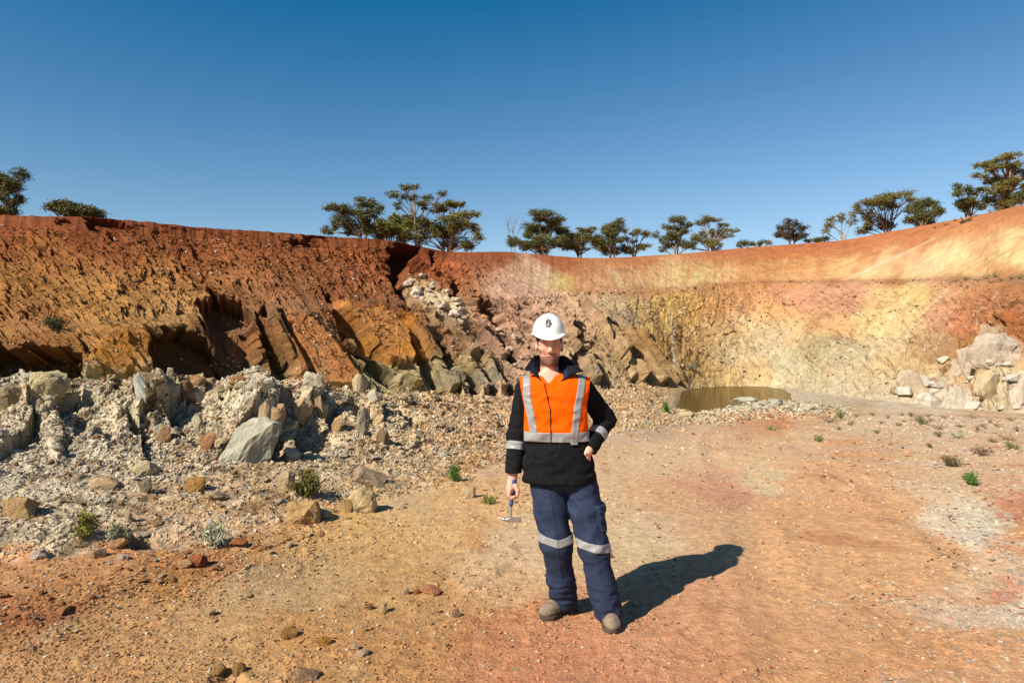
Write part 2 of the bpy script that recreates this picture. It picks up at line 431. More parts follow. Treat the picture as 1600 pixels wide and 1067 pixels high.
D += gnd * ramp(PXB, (1000, 0), (1300, 1)) * ramp(KK, (1.5, 0), (1.9, 1)) * (.10 * n_mid + .03 * n_fine)
# weathered ledges crossing the left foreground
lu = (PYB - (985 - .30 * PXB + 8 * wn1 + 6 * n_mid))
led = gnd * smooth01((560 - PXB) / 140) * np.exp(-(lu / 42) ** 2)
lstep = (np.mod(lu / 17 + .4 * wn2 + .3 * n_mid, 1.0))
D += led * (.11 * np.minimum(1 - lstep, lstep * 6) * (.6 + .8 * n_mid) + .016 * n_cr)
# small washed gully near the lower edge
for poly, dep in [([(330, 1058), (352, 1040), (372, 1048), (388, 1067), (360, 1085), (330, 1080)], .05),
                  ([(700, 905), (745, 870), (800, 850), (812, 866), (770, 900), (735, 930)], -.02)]:
    cut(poly, dep, 14, 1.0, 2.0)
# hollows between the tipped rocks of the bank
HOL = [([(82, 618), (122, 606), (150, 622), (178, 648), (190, 684), (168, 694), (150, 668), (120, 686), (96, 652)], .16),
       ([(-30, 622), (30, 612), (62, 648), (58, 690), (20, 700), (-30, 690)], .16),
       ([(264, 612), (318, 606), (346, 634), (356, 690), (336, 706), (300, 698), (272, 668), (256, 640)], .16),
       ([(438, 612), (462, 625), (494, 652), (532, 690), (500, 694), (470, 700), (440, 690), (428, 650)], .16),
       ([(508, 640), (532, 632), (536, 660), (520, 668)], .25), ([(545, 625), (575, 640), (606, 680), (590, 694), (566, 682), (552, 655)], .16),
       ([(620, 632), (650, 648), (664, 662), (644, 666), (628, 652)], .25), ([(412, 664), (440, 676), (446, 716), (420, 722)], .16),
       ([(200, 650), (226, 668), (222, 688), (204, 676)], .16), ([(330, 620), (352, 626), (360, 642), (344, 646)], .15),
       ([(205, 836), (240, 842), (256, 864), (226, 868), (206, 856)], .12)]
for poly, dep in HOL: cut(poly, dep * 2.2, 7, 2.0, 4.0, asym=.85)
for poly, dep in [([(355, 600), (400, 598), (425, 640), (420, 668), (370, 660), (350, 625)], -.16), ([(195, 600), (250, 596), (262, 640), (240, 664), (205, 640)], -.16),
                  ([(60, 640), (84, 640), (104, 690), (88, 715), (66, 690)], -.12), ([(455, 600), (500, 608), (505, 640), (470, 630)], -.1)]:
    cut(poly, dep, 14, 2.0, 4.0)

# apply: along the face normal, flattened on ground
NBa = NB.copy()
hl = np.sqrt(NB[..., 0] ** 2 + NB[..., 1] ** 2) + 1e-6
X3 = XX + NBa[..., 0] * D + NB[..., 0] / hl * DH; Y3 = YY + NBa[..., 1] * D + NB[..., 1] / hl * DH; Z3 = ZZ + NBa[..., 2] * D
PYF = 533 - (Z3 - CAMZ) / Y3 * F
# ------------------------------------------------------------------ colours of the soil and rock (pigment, by place; painted shade in the left wall hollows)
ANCH = [
 # left rim and slope
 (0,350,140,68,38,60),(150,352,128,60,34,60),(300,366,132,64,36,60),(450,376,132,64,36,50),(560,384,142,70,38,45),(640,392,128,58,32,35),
 (0,385,150,80,45,45),(60,405,166,100,56,45),(200,400,150,82,46,50),(330,400,150,82,48,50),(460,405,148,80,46,50),(560,415,148,78,48,45),
 (40,440,172,112,64,45),(150,450,178,118,70,45),(250,440,172,112,66,45),(350,440,158,96,62,45),(450,450,152,92,66,45),(540,450,156,86,56,40),
 (60,485,165,104,62,40),(170,488,178,120,72,40),(280,480,176,122,80,40),(370,480,150,98,70,35),(440,490,160,108,80,35),(585,462,150,88,60,30),
 (60,510,168,108,70,30),(170,512,170,112,66,30),(60,535,150,92,52,30),(20,565,130,84,54,30),(100,570,120,78,52,30),(180,550,188,116,52,30),(190,580,190,120,58,30),
 (320,550,128,82,56,45),(280,570,120,80,56,35),(405,520,170,102,60,22),(430,560,140,92,58,25),
 (490,545,190,126,78,30),(500,590,192,120,66,30),(480,510,170,108,76,25),(540,520,150,100,78,20),(560,560,150,118,88,22),(600,600,150,128,104,22),
 (550,478,178,98,48,22),(575,495,204,124,48,22),(610,510,206,122,44,22),(630,545,210,128,36,20),(600,535,206,130,50,20),
 (650,585,190,160,124,22),(680,600,182,154,126,22),(720,600,168,146,124,22),(750,605,178,156,134,22),(770,590,168,148,122,22),
 (680,520,166,110,76,28),(720,540,170,124,94,28),(740,565,176,140,100,25),(700,500,190,150,120,20),(690,470,214,186,160,16),(715,490,218,192,168,16),(660,450,196,150,120,20),
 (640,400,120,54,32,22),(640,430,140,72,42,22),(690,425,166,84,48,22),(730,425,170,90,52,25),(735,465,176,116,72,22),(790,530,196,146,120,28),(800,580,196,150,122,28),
 # pale batter left of the far wall
 (760,410,160,82,46,35),(740,428,176,110,78,25),(770,438,208,158,136,25),(820,425,212,160,130,25),(845,432,218,178,146,16),(800,450,204,152,128,25),(720,450,170,100,62,20),
 (880,412,176,92,50,30),(872,440,222,184,112,16),(895,452,212,160,96,18),(930,420,194,122,76,35),(960,440,208,150,106,30),(920,445,204,138,104,25),
 (1000,410,190,112,66,35),(1010,440,212,152,104,30),(1060,420,222,170,118,30),(1090,432,226,180,122,30),(1080,405,192,116,68,30),
 (1150,400,190,110,64,35),(1150,430,214,148,96,30),(1220,395,188,106,60,35),(1220,425,214,146,94,30),(1290,388,188,104,58,35),(1290,420,220,158,106,30),
 (1340,420,226,172,120,25),(1360,385,194,112,66,35),(1400,410,214,146,104,30),(1450,370,194,114,68,35),(1440,415,226,172,134,25),(1480,395,232,190,142,25),(1530,350,200,122,74,30),
 (1540,380,220,156,112,25),(1510,420,226,172,124,25),(1590,335,198,118,70,30),(1590,370,226,172,124,25),(1580,400,230,184,130,25),(1560,422,206,136,86,20),
 # far lower wall
 (740,480,186,128,96,30),(790,490,194,140,114,28),(840,480,204,154,128,28),(880,470,204,160,130,25),(880,520,196,150,118,30),(900,570,188,150,116,30),(930,540,186,146,112,25),
 (955,475,204,168,134,22),(975,500,176,148,122,20),(1000,480,206,168,112,22),(1020,510,204,162,100,22),(1005,540,172,126,82,22),(1040,480,216,172,104,25),(1045,540,186,140,86,25),
 (970,560,184,148,110,25),(1000,600,190,154,114,25),(960,610,200,166,132,25),(1040,590,178,142,100,25),(1080,480,216,166,96,28),(1090,530,200,156,104,28),(1080,570,206,164,108,25),
 (1130,480,214,156,104,28),(1130,520,214,172,124,28),(1170,470,210,148,104,28),(1170,500,228,192,154,22),(1150,545,206,178,142,28),(1200,490,216,166,110,25),(1210,530,198,172,142,28),
 (1220,565,198,182,156,25),(1180,580,206,172,130,22),(1120,590,212,174,122,22),(1230,465,206,142,112,28),(1280,465,208,150,120,28),(1330,465,208,146,120,25),(1290,505,210,162,118,25),
 (1250,520,210,176,136,25),(1290,545,180,158,124,25),(1260,595,200,180,150,25),(1320,560,198,176,146,25),(1370,470,220,178,126,22),(1375,500,220,188,136,22),(1430,455,218,184,124,22),
 (1425,490,220,186,136,22),(1390,530,214,184,146,22),(1350,590,208,180,142,25),(1310,620,204,182,154,25),(1400,570,206,174,132,22),(1480,460,206,152,116,22),(1470,490,204,150,120,22),
 (1510,465,196,132,92,22),(1500,500,196,120,86,22),(1540,480,182,116,78,22),(1440,530,196,154,118,22),(1470,545,176,134,100,22),(1510,545,180,124,74,22),(1540,520,172,118,76,20),(1590,470,178,114,76,22),
 (1420,610,214,190,154,25),(1470,600,220,200,176,22),(1440,580,206,170,126,20),(1500,590,204,164,120,20),(1480,630,226,206,182,25),(1400,635,216,192,164,25),(1550,620,214,192,160,22),(1590,510,170,98,54,18),(1590,640,190,162,128,22),
 # bench
 (900,458,184,116,72,14),(1000,455,184,118,74,14),(1100,448,184,118,74,12),(1200,440,184,118,74,12),(1300,440,182,118,74,12),(1400,438,176,122,80,12),(1500,436,178,128,86,12),(1590,436,180,124,82,12),
 # bank of broken rock
 (0,620,196,178,152,45),(100,620,192,176,150,45),(200,620,194,178,152,45),(300,620,200,184,158,45),(400,620,206,194,172,45),(500,620,198,180,152,40),(600,640,190,164,130,40),(700,640,190,154,116,40),(780,640,196,156,120,40),
 (0,720,196,180,160,50),(100,720,200,184,164,50),(200,720,196,178,154,50),(300,720,192,170,144,50),(400,740,190,160,128,50),(500,710,196,172,140,50),(600,710,194,166,132,50),(700,700,196,160,122,50),
 (50,800,192,174,150,50),(150,790,190,168,142,50),(260,800,186,154,122,50),(350,800,188,152,116,50),(430,790,184,148,112,45),(560,760,192,162,126,45),(650,740,194,160,122,45),(740,720,200,158,114,45),
 (870,660,196,156,114,45),(960,650,198,160,120,40),(1020,650,186,150,112,35),(1080,640,192,170,140,30),(1140,635,196,182,156,25),(1200,632,200,188,162,25),(1260,636,202,186,158,25),(1320,642,196,166,128,30),
 # foreground
 (40,900,194,134,84,40),(30,950,186,118,70,40),(120,930,192,130,76,35),(60,990,196,138,84,40),(200,880,192,132,82,35),(250,900,194,130,66,30),(330,885,190,124,70,30),(400,860,196,142,84,35),(480,830,204,152,90,35),(560,805,206,156,92,35),
 (200,970,190,136,84,60),(100,1050,194,138,86,60),(330,960,192,142,90,60),(400,900,184,144,102,50),(480,900,190,146,96,50),(600,860,200,150,92,50),(680,820,206,156,98,50),(740,770,206,158,100,45),
 (350,1050,194,142,88,60),(500,1000,190,134,78,60),(620,1000,188,130,76,60),(620,930,192,140,84,60),(700,960,190,138,84,50),(750,890,200,160,112,35),(800,860,204,164,118,35),(790,920,202,154,102,35),
 (800,1000,192,126,78,60),(900,1040,194,122,76,60),(980,990,198,132,82,60),(1000,870,200,164,112,45),(1010,830,202,164,118,40),(930,810,206,168,116,45),(940,730,206,162,112,45),
 (1050,780,206,150,98,45),(1060,720,212,168,118,40),(1120,690,208,158,112,40),(1130,775,190,124,90,28),(1090,750,204,138,96,35),(1190,745,212,172,120,25),(1180,715,208,160,110,35),(1130,830,202,148,98,45),
 (1060,930,200,136,86,60),(1150,960,202,138,88,60),(1250,1000,200,134,82,70),(1400,1030,202,132,78,70),(1150,1050,194,126,76,60),(1300,900,206,142,88,70),(1250,820,206,142,90,60),(1350,800,206,140,88,60),(1300,750,206,142,92,50),
 (1250,700,206,152,108,45),(1320,700,200,128,72,25),(1390,695,204,140,88,25),(1215,658,190,112,52,22),(1270,655,196,124,66,20),(1160,668,196,130,80,25),(1300,670,204,156,116,35),(1400,665,206,158,122,35),(1500,660,204,160,126,35),(1590,665,202,156,122,35),
 (1450,720,206,156,114,40),(1550,710,204,154,114,40),(1400,760,208,148,100,40),(1480,770,212,166,128,35),(1560,760,204,146,104,35),(1580,790,194,112,74,25),(1500,810,214,182,150,35),(1540,830,210,186,158,30),(1590,840,206,132,76,30),(1450,860,206,142,90,50),
 (1530,900,212,160,116,35),(1580,880,208,158,122,30),(1560,920,196,104,76,22),(1590,950,224,200,170,25),(1560,960,214,172,130,30),(1500,980,202,134,80,60),(1560,1040,206,140,90,50),(1350,960,204,140,90,50),
]
def anchors_color(px, py, k):
    A = np.array(ANCH, np.float32)
    c = lin(A[:, 2:5]).astype(np.float32)
    num = np.zeros(px.shape + (3,), np.float32); den = np.full(px.shape, 1e-12, np.float32)
    # anchors act on a coarse lattice, then bilinear look-up
    gx = np.arange(-160, 1780, 4.0, dtype=np.float32); gy = np.arange(290, 1140, 3.0, dtype=np.float32)
    GX, GY = np.meshgrid(gx, gy)
    N = np.zeros(GX.shape + (3,), np.float32); W = np.full(GX.shape, 1e-20, np.float32)
    for a, cc in zip(A, c):
        s = a[5]
        dx = (GX - a[0]) / s; dy = (GY - a[1]) / (s * 0.62)
        r2 = dx * dx + dy * dy
        w = np.exp(-1.1 * r2) + 1e-4 / (1 + r2) ** 2
        N += w[..., None] * cc; W += w
    N /= W[..., None]
    fx = np.clip((px - gx[0]) / 4.0, 0, len(gx) - 1.001); fy = np.clip((py - gy[0]) / 3.0, 0, len(gy) - 1.001)
    ix = fx.astype(int); iy = fy.astype(int); tx = (fx - ix)[..., None]; ty = (fy - iy)[..., None]
    return (N[iy, ix] * (1 - tx) + N[iy, ix + 1] * tx) * (1 - ty) + (N[iy + 1, ix] * (1 - tx) + N[iy + 1, ix + 1] * tx) * ty

ALB = 0.66
# warped look-up so that pigment borders are ragged; streaks run down the fall line on the batter and along the beds on the left wall
shear = np.interp(PXB, [850, 1080, 1300, 1500, 1620], [.7, 0, -.9, -1.4, -1.8]).astype(np.float32)
st2 = fbm(AA + shear * ZZ, ZZ * .14, YY * .05, .8, 5, 103)
st = fbm(AA + 0.35 * (ZZ - 8) * ramp(PXB, (900, .2), (1300, -.9), (1600, -1.6)), ZZ * .16, YY * .05, 1.3, 4, 101)
bed = fbm(S_ + .3 * wn1, T_ * .14, S_ * 0, 0.7, 4, 111)
wall_k = ramp(KK, (5.6, 0), (6.0, 1), (9.6, 1), (10, 0.4))
n_w = fbm(XX, YY, ZZ, .9, 4, 151)
nearf = np.clip(9 / YY, .12, 1)
cx = PXB + (1 - wall_k) * 55 * n_w * nearf + wall_k * (16 * wn1 + 10 * n_mid + 26 * st * batter * (1 - leftness) + 30 * st2 * farlow + 14 * bed * leftness) + (1 - wall_k) * (26 * wn1 + 16 * n_mid + (6 + 22 * nearf) * n_fine)
cy = PYB + (1 - wall_k) * 30 * fbm(XX, YY, ZZ, .7, 4, 152) * nearf + wall_k * (12 * wn2 + 5 * n_mid + 8 * bed * leftness) + (1 - wall_k) * (14 * wn2 + 6 * n_mid + 14 * nearf * n_fine)
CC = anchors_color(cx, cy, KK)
def desat(a):
    global CC
    g = CC @ np.array([.45, .45, .1], np.float32)
    a = a[..., None].astype(np.float32)
    CC = CC * (1 - a) + a * g[..., None] * np.array([1.06, .99, .86], np.float32)
desat(gnd * ramp(PXB, (700, .08), (1000, .16)) + wall_k * ramp(PXB, (600, .06), (1000, .07)))
CC *= np.array([.97, 1.05, 1.05], np.float32)
fk = (lowwall * (1 - leftness))[..., None].astype(np.float32)
CC *= 1 + fk * (np.array([1.06, 1.0, .86], np.float32) - 1)
gk = (gnd * ramp(PXB, (500, .62), (1000, 1)))[..., None].astype(np.float32)
gg = ramp(PXB, (620, 1.34), (760, 1.27), (1050, 1.29), (1250, 1.38))
CC *= 1 + gk * (np.stack([0 * gg + 1.38, gg * 1.035, 0 * gg + 1.40], -1) - 1)
bk = (batter * (1 - leftness))[..., None].astype(np.float32)
CC *= 1 + bk * (np.array([1.0, 1.10, 1.0], np.float32) - 1)
lk = (wall_k * leftness * ramp(PXB, (600, 1), (760, .3)))[..., None].astype(np.float32)
CC *= 1 + lk * (np.array([1.0, 1.06, .82], np.float32) - 1)
bk2 = np.clip(bank * bw * 1.3, 0, 1)[..., None].astype(np.float32)
CC *= 1 + bk2 * (np.array([1.26, 1.17, 1.06], np.float32) - 1)
CC = CC * ALB

def tint(mask, rgb, a=1.0):
    global CC
    m = (np.clip(mask, 0, 1) * a)[..., None].astype(np.float32)
    CC = CC * (1 - m) + m * (lin(rgb) * ALB).astype(np.float32)
def mulc(f):
    global CC
    CC = CC * f[..., None].astype(np.float32)
def cpoly(poly, rgb, soft=4, a=1.0, klo=5.6, khi=10):
    P = np.asarray(poly, float)
    c0, c1 = np.searchsorted(PX, P[:, 0].min() - 20), np.searchsorted(PX, P[:, 0].max() + 20)
    r0, r1 = np.searchsorted(ROWK, klo), np.searchsorted(ROWK, khi)
    sl = (slice(r0, r1), slice(c0, c1))
    m = smooth01(poly_sd(wx_[sl] + 3 * n_fine[sl], wy_[sl] + 2 * n_fine[sl], poly) / soft + .5)[..., None] * a
    CC[sl] = CC[sl] * (1 - m) + m * (lin(rgb) * ALB)
# pale blocks low on the right
for P_, c_ in [([(1532, 540), (1545, 528), (1566, 524), (1590, 534), (1600, 545), (1598, 568), (1570, 574), (1534, 570)], (214, 206, 192)),
              ([(1508, 560), (1524, 548), (1530, 552), (1528, 580), (1512, 584)], (212, 200, 186)), ([(1490, 574), (1504, 562), (1508, 586), (1492, 584)], (208, 192, 172)),
              ([(1478, 616), (1500, 600), (1516, 606), (1520, 630), (1524, 648), (1490, 646), (1478, 632)], (224, 212, 194)),
              ([(1534, 600), (1552, 582), (1578, 578), (1582, 600), (1572, 628), (1536, 634), (1530, 620)], (226, 204, 164)),
              ([(1410, 600), (1428, 584), (1442, 580), (1440, 606), (1416, 608)], (206, 184, 156)), ([(1440, 630), (1468, 622), (1476, 640), (1450, 648)], (226, 214, 198)),
              ([(1584, 590), (1600, 585), (1640, 590), (1640, 625), (1590, 622)], (218, 206, 186)), ([(1540, 516), (1566, 506), (1572, 522), (1546, 530)], (206, 178, 140))]:
    cpoly(P_, c_, 8, .55)
for P_, c_ in [([(1574, 504), (1640, 500), (1640, 534), (1594, 532), (1576, 522)], (160, 96, 50)), ([(1516, 604), (1528, 602), (1528, 624), (1518, 624)], (158, 92, 50)), ([(1456, 592), (1472, 596), (1470, 612), (1458, 610)], (176, 122, 74)),
              ([(1474, 622), (1484, 624), (1480, 640), (1473, 638)], (170, 108, 64))]:
    cpoly(P_, c_, 3, .85)
# wall variation: each broken face its own shade, pale and rusty beds
fv = lowwall * rgh_low * .9 + .75 * band_hi + farlow * .35
mulc(1 + fv * (.16 * id1 * leftness + .16 * id2 + .18 * id3) + .10 * wall_k * n_mid + .08 * wall_k * n_fine)
tint(leftness * wall_k * smooth01((bed - .12) * 5) * ramp(KK, (6, .5), (7, .5), (8, .35), (9, 0)), (150, 96, 70), .5)
tint(leftness * wall_k * smooth01((-bed - .16) * 5) * ramp(KK, (6, .6), (7, .6), (8, .45), (8.9, 0)), (206, 160, 106), .5)
st3 = fbm(AA + 1.3 * shear * ZZ, ZZ * .10, YY * .05, .55, 4, 105)
lowb = ramp(KK, (8, 1), (8.6, 1), (9, .25), (9.4, 0))
tint((1 - leftness) * batter * lowb * smooth01((st - .08) * 4), (230, 188, 134), .5)
tint((1 - leftness) * batter * smooth01((-st - .12) * 4), (192, 116, 68), .45)
tint((1 - leftness) * batter * lowb * smooth01((st3 - .16) * 5), (236, 206, 168), .5)
tint((1 - leftness) * batter * smooth01((-st3 - .18) * 5), (186, 108, 62), .4)
benchk = ramp(KK, (6.93, 0), (6.99, 1), (8.0, 1), (8.08, 0)) * (1 - leftness)
tint(benchk * smooth01(.6 + n_mid), (178, 122, 80), .5)
tint(farlow * smooth01((st2 - .16) * 5), (176, 132, 92), .5)
tint(farlow * smooth01((-st2 - .16) * 5), (232, 212, 178), .5)
tint(farlow * smooth01((fbm(AA, ZZ * .6, YY * .1, 1.1, 4, 122) - .2) * 5), (214, 180, 132), .5)
tint(farlow * smooth01((id3 - .72) * 6) * .6, (130, 92, 62), .8)
# slabs keep their even stain
cpoly([(455, 505), (475, 498), (520, 540), (556, 600), (552, 615), (470, 612), (452, 560)], (196, 128, 74), 6, .85)
cpoly([(518, 462), (545, 472), (612, 492), (634, 522), (654, 558), (640, 568), (600, 556), (560, 505)], (200, 138, 78), 6, .85)
cpoly([(602, 545), (640, 535), (652, 560), (640, 568)], (208, 140, 56), 6, .7)
cpoly([(484, 545), (500, 545), (510, 600), (494, 606)], (172, 142, 100), 8, .5)

cpoly([(236, 530), (250, 512), (285, 506), (312, 500), (322, 474), (340, 462), (366, 459), (384, 478), (396, 510), (412, 556), (430, 594), (234, 596)], (130, 92, 62), 6, .5)  # inside of the two hollows painted darker: shade put into the rock colour
floor_ = ramp(KK, (4.9, 0), (5.2, 1), (6.05, 1), (6.2, 0)) * ramp(PXB, (1215, 0), (1250, 1))
tint(floor_ * smooth01(.6 + n_mid + st2), (206, 186, 156), .7)
# bank: mixed broken rock
bm = np.clip(bank * bw * 1.2, 0, 1)
tint(bm * smooth01((hid2 - .55) * 6), (206, 196, 172), .3)
tint(bm * smooth01((-hid2 - .6) * 6), (152, 112, 74), .6)
tint(bm * smooth01((hid3 - .7) * 6), (214, 202, 180), .3)
tint(bm * smooth01((-hid3 - .72) * 6), (128, 118, 92), .7)
mulc(1 + bm * (.12 * hid2 + .14 * hid3 + .12 * n_mid + .34 * n_rough + .16 * n_ridge - .06))
tint(bm * smooth01((fbm(XX, YY, ZZ, .5, 4, 161) - .08) * 4), (172, 142, 110), .5)
tint(bm * ramp(PXB, (560, 0), (800, 1), (1010, 1), (1080, 0)) * smooth01((n_mid - .02) * 4), (198, 156, 116), .4)
# ground: paler pan, rust veins
mulc(1 + gnd * (.07 * n_mid + .07 * n_fine + .07 * hid3 * leftg))
gv = fbm(XX + .4 * wn1, YY * .45, ZZ, .55, 4, 131)
tint(gnd * smooth01((gv - .22) * 6) * leftg, (206, 176, 132), .45)
tint(gnd * smooth01((-gv - .24) * 6), (186, 112, 66), .4)
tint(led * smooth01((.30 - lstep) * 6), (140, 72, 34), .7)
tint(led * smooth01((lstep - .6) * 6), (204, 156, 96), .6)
tint(led * smooth01((n_w - .1) * 4), (150, 64, 34), .5)
vein = fbm(XX * .6 + YY * .3, YY, ZZ, .8, 4, 141)
tint(gnd * ramp(PXB, (1350, 0), (1480, 1)) * smooth01((vein - .10) * 5), (222, 204, 180), .6)
tint(gnd * ramp(PXB, (1000, 0), (1100, 1)) * ramp(KK, (1.5, 0), (1.8, 1)) * smooth01((vein - .05) * 5), (214, 184, 152), .5)
tint(gnd * ramp(PXB, (1100, 0), (1200, 1)) * smooth01((-vein - .25) * 6), (184, 108, 72), .45)
CC = np.clip(CC, .006, .9)

# ------------------------------------------------------------------ materials
def new_mat(name):
    m = bpy.data.materials.new(name); m.use_nodes = True
    nt = m.node_tree; nt.nodes.clear()
    out = nt.nodes.new('ShaderNodeOutputMaterial')
    b = nt.nodes.new('ShaderNodeBsdfPrincipled')
    nt.links.new(b.outputs[0], out.inputs['Surface'])
    return m, nt, b

def earth_mat(name, scale=9.0, vmin=.72, vmax=1.25, bump=.6, bscale=26.0, dist=.03, attr='col', rough=.95):
    m, nt, b = new_mat(name)
    N, L = nt.nodes.new, nt.links.new
    b.inputs['Roughness'].default_value = rough
    b.inputs['Specular IOR Level'].default_value = .12
    at = N('ShaderNodeAttribute'); at.attribute_name = attr
    tc = N('ShaderNodeTexCoord')
    n1 = N('ShaderNodeTexNoise'); n1.inputs['Scale'].default_value = scale; n1.inputs['Detail'].default_value = 6; n1.inputs['Roughness'].default_value = .65
    L(tc.outputs['Object'], n1.inputs['Vector'])
    mr = N('ShaderNodeMapRange'); mr.inputs['From Min'].default_value = .3; mr.inputs['From Max'].default_value = .7
    mr.inputs['To Min'].default_value = vmin; mr.inputs['To Max'].default_value = vmax
    L(n1.outputs['Fac'], mr.inputs['Value'])
    n2 = N('ShaderNodeTexNoise'); n2.inputs['Scale'].default_value = scale * 3.1; n2.inputs['Detail'].default_value = 4
    L(tc.outputs['Object'], n2.inputs['Vector'])
    hm = N('ShaderNodeMapRange'); hm.inputs['From Min'].default_value = .25; hm.inputs['From Max'].default_value = .75
    hm.inputs['To Min'].default_value = .49; hm.inputs['To Max'].default_value = .51
    L(n2.outputs['Fac'], hm.inputs['Value'])
    hsv = N('ShaderNodeHueSaturation')
    L(hm.outputs[0], hsv.inputs['Hue']); L(mr.outputs[0], hsv.inputs['Value']); L(at.outputs['Color'], hsv.inputs['Color'])
    L(hsv.outputs[0], b.inputs['Base Color'])
    nb = N('ShaderNodeTexNoise'); nb.inputs['Scale'].default_value = bscale; nb.inputs['Detail'].default_value = 7; nb.inputs['Roughness'].default_value = .7
    L(tc.outputs['Object'], nb.inputs['Vector'])
    vo = N('ShaderNodeTexVoronoi'); vo.inputs['Scale'].default_value = bscale * .8
    L(tc.outputs['Object'], vo.inputs['Vector'])
    mx = N('ShaderNodeMath'); mx.operation = 'MULTIPLY_ADD'; mx.inputs[1].default_value = .5
    L(vo.outputs['Distance'], mx.inputs[0]); L(nb.outputs['Fac'], mx.inputs[2])
    bp = N('ShaderNodeBump'); bp.inputs['Strength'].default_value = bump; bp.inputs['Distance'].default_value = dist
    L(mx.outputs[0], bp.inputs['Height']); L(bp.outputs[0], b.inputs['Normal'])
    return m
M_ground = earth_mat('dry_soil', 15, .68, 1.28, .7, 60, .016)
M_bank = earth_mat('broken_rock_soil', 9, .74, 1.24, .8, 22, .03)
M_wall = earth_mat('weathered_rock', 1.9, .76, 1.24, .8, 3.2, .16)
M_far = earth_mat('weathered_clay', 1.2, .76, 1.22, .7, 2.4, .14)
M_plain = earth_mat('red_soil', .8, .8, 1.2, .5, 2.0, .1)

# ------------------------------------------------------------------ the land as plain pieces that share their borders
P_ALL = np.stack([X3, Y3, Z3], -1)
def land(name, k0, k1, mat, c0=0, c1=NC - 1, extra=None):
    r0 = int(np.searchsorted(ROWK, k0 - 1e-4)); r1 = int(np.searchsorted(ROWK, k1 - 1e-4)) if k1 < 11.9 else NRT - 1
    p = P_ALL[r0:r1 + 1, c0:c1 + 1]; c = CC[r0:r1 + 1, c0:c1 + 1]
    R, C = p.shape[:2]
    idx = np.arange(R * C).reshape(R, C)
    f = np.stack([idx[:-1, :-1], idx[:-1, 1:], idx[1:, 1:], idx[1:, :-1]], -1).reshape(-1, 4)
    co = p.reshape(-1, 3); cc = c.reshape(-1, 3)
    if extra is not None:
        n0 = len(co); e = np.array(extra, np.float32)
        co = np.concatenate([co, e]); cc = np.concatenate([cc, np.repeat(cc[C // 2:C // 2 + 1], len(e), 0)])
        f = np.concatenate([f, np.array([[n0, n0 + 1, n0 + 2, n0 + 3]])])
    o = link(name, mesh_np(name, co, f, mat, cc, smooth=False))
    return tag(o, kind='structure')
CM = int(np.searchsorted(PX, 860))
xe = float(abs(U[0]) * 1.2)
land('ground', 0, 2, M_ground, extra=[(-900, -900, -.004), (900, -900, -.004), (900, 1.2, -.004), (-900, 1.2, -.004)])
land('rubble_bank', 2, 5, M_bank)
land('pit_floor', 5, 6, M_far)
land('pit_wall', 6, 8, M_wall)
land('pit_slope', 8, 10, M_far)
land('plateau', 10, 12, M_plain)

# pond
pm, nt, b = new_mat('muddy_water')
nt.nodes.remove(b)
dif = nt.nodes.new('ShaderNodeBsdfDiffuse'); dif.inputs['Color'].default_value = (.085, .052, .017, 1)
glo = nt.nodes.new('ShaderNodeBsdfGlossy'); glo.inputs['Roughness'].default_value = .12; glo.inputs['Color'].default_value = (.8, .75, .6, 1)
mix = nt.nodes.new('ShaderNodeMixShader'); mix.inputs['Fac'].default_value = .42
nw = nt.nodes.new('ShaderNodeTexNoise'); nw.inputs['Scale'].default_value = 2.2; nw.inputs['Detail'].default_value = 3
tcw = nt.nodes.new('ShaderNodeTexCoord'); nt.links.new(tcw.outputs['Object'], nw.inputs['Vector'])
bpw = nt.nodes.new('ShaderNodeBump'); bpw.inputs['Strength'].default_value = .12; bpw.inputs['Distance'].default_value = .05
nt.links.new(nw.outputs['Fac'], bpw.inputs['Height']); nt.links.new(bpw.outputs[0], glo.inputs['Normal'])
nt.links.new(dif.outputs[0], mix.inputs[1]); nt.links.new(glo.outputs[0], mix.inputs[2])
nt.links.new(mix.outputs[0], [n for n in nt.nodes if n.type == 'OUTPUT_MATERIAL'][0].inputs['Surface'])
def at(px, py, Y): return np.array([(px - 800) / F * Y, Y, zpy(py, Y)])
PZ = -1.8
ring = [(1060, 33.5), (1050, 40), (1048, 50), (1070, 56), (1150, 58), (1240, 56), (1252, 48), (1250, 40), (1215, 35), (1100, 33)]
pv = [((p - 800) / F * y, y, PZ) for p, y in ring]
bmw = bmesh.new(); bmw.faces.new([bmw.verts.new(v) for v in pv])
mew = bpy.data.meshes.new('pond'); bmw.to_mesh(mew); bmw.free(); mew.materials.append(pm)
tag(link('pond', mew), kind='structure')

# look-up on the finished land
def hit(px, py, kmin=1.0, kmax=10.9):
    j = int(np.argmin(np.abs(PX - px)))
    r0 = int(np.searchsorted(ROWK, kmin)); r1 = int(np.searchsorted(ROWK, kmax))
    col = PYF[r0:r1, j]
    w = np.nonzero(col <= py)[0]
    i = r0 + (int(w[0]) if len(w) else int(np.argmin(np.abs(col - py))))
    return Vector(P_ALL[i, j]), Vector(NB[i, j]), i, j
def mpp(p): return p[1] / F      # metres per photo pixel at a point
# ------------------------------------------------------------------ solid modelling by distance fields (for the man, his clothes and his hammer)
def W(px, py, Y): return np.array([(px - 800) / F * Y, Y, zpy(py, Y)], np.float64)

class Fld:
    """a signed distance built up over a grid of points"""
    def __init__(s, lo, hi, h):
        s.h = h; s.lo = np.array(lo, float)
        n = np.ceil((np.array(hi) - s.lo) / h).astype(int) + 1
        ax = [s.lo[i] + h * np.arange(n[i]) for i in range(3)]
        s.X, s.Y, s.Z = [a.astype(np.float32) for a in np.meshgrid(*ax, indexing='ij')]
        s.n = n

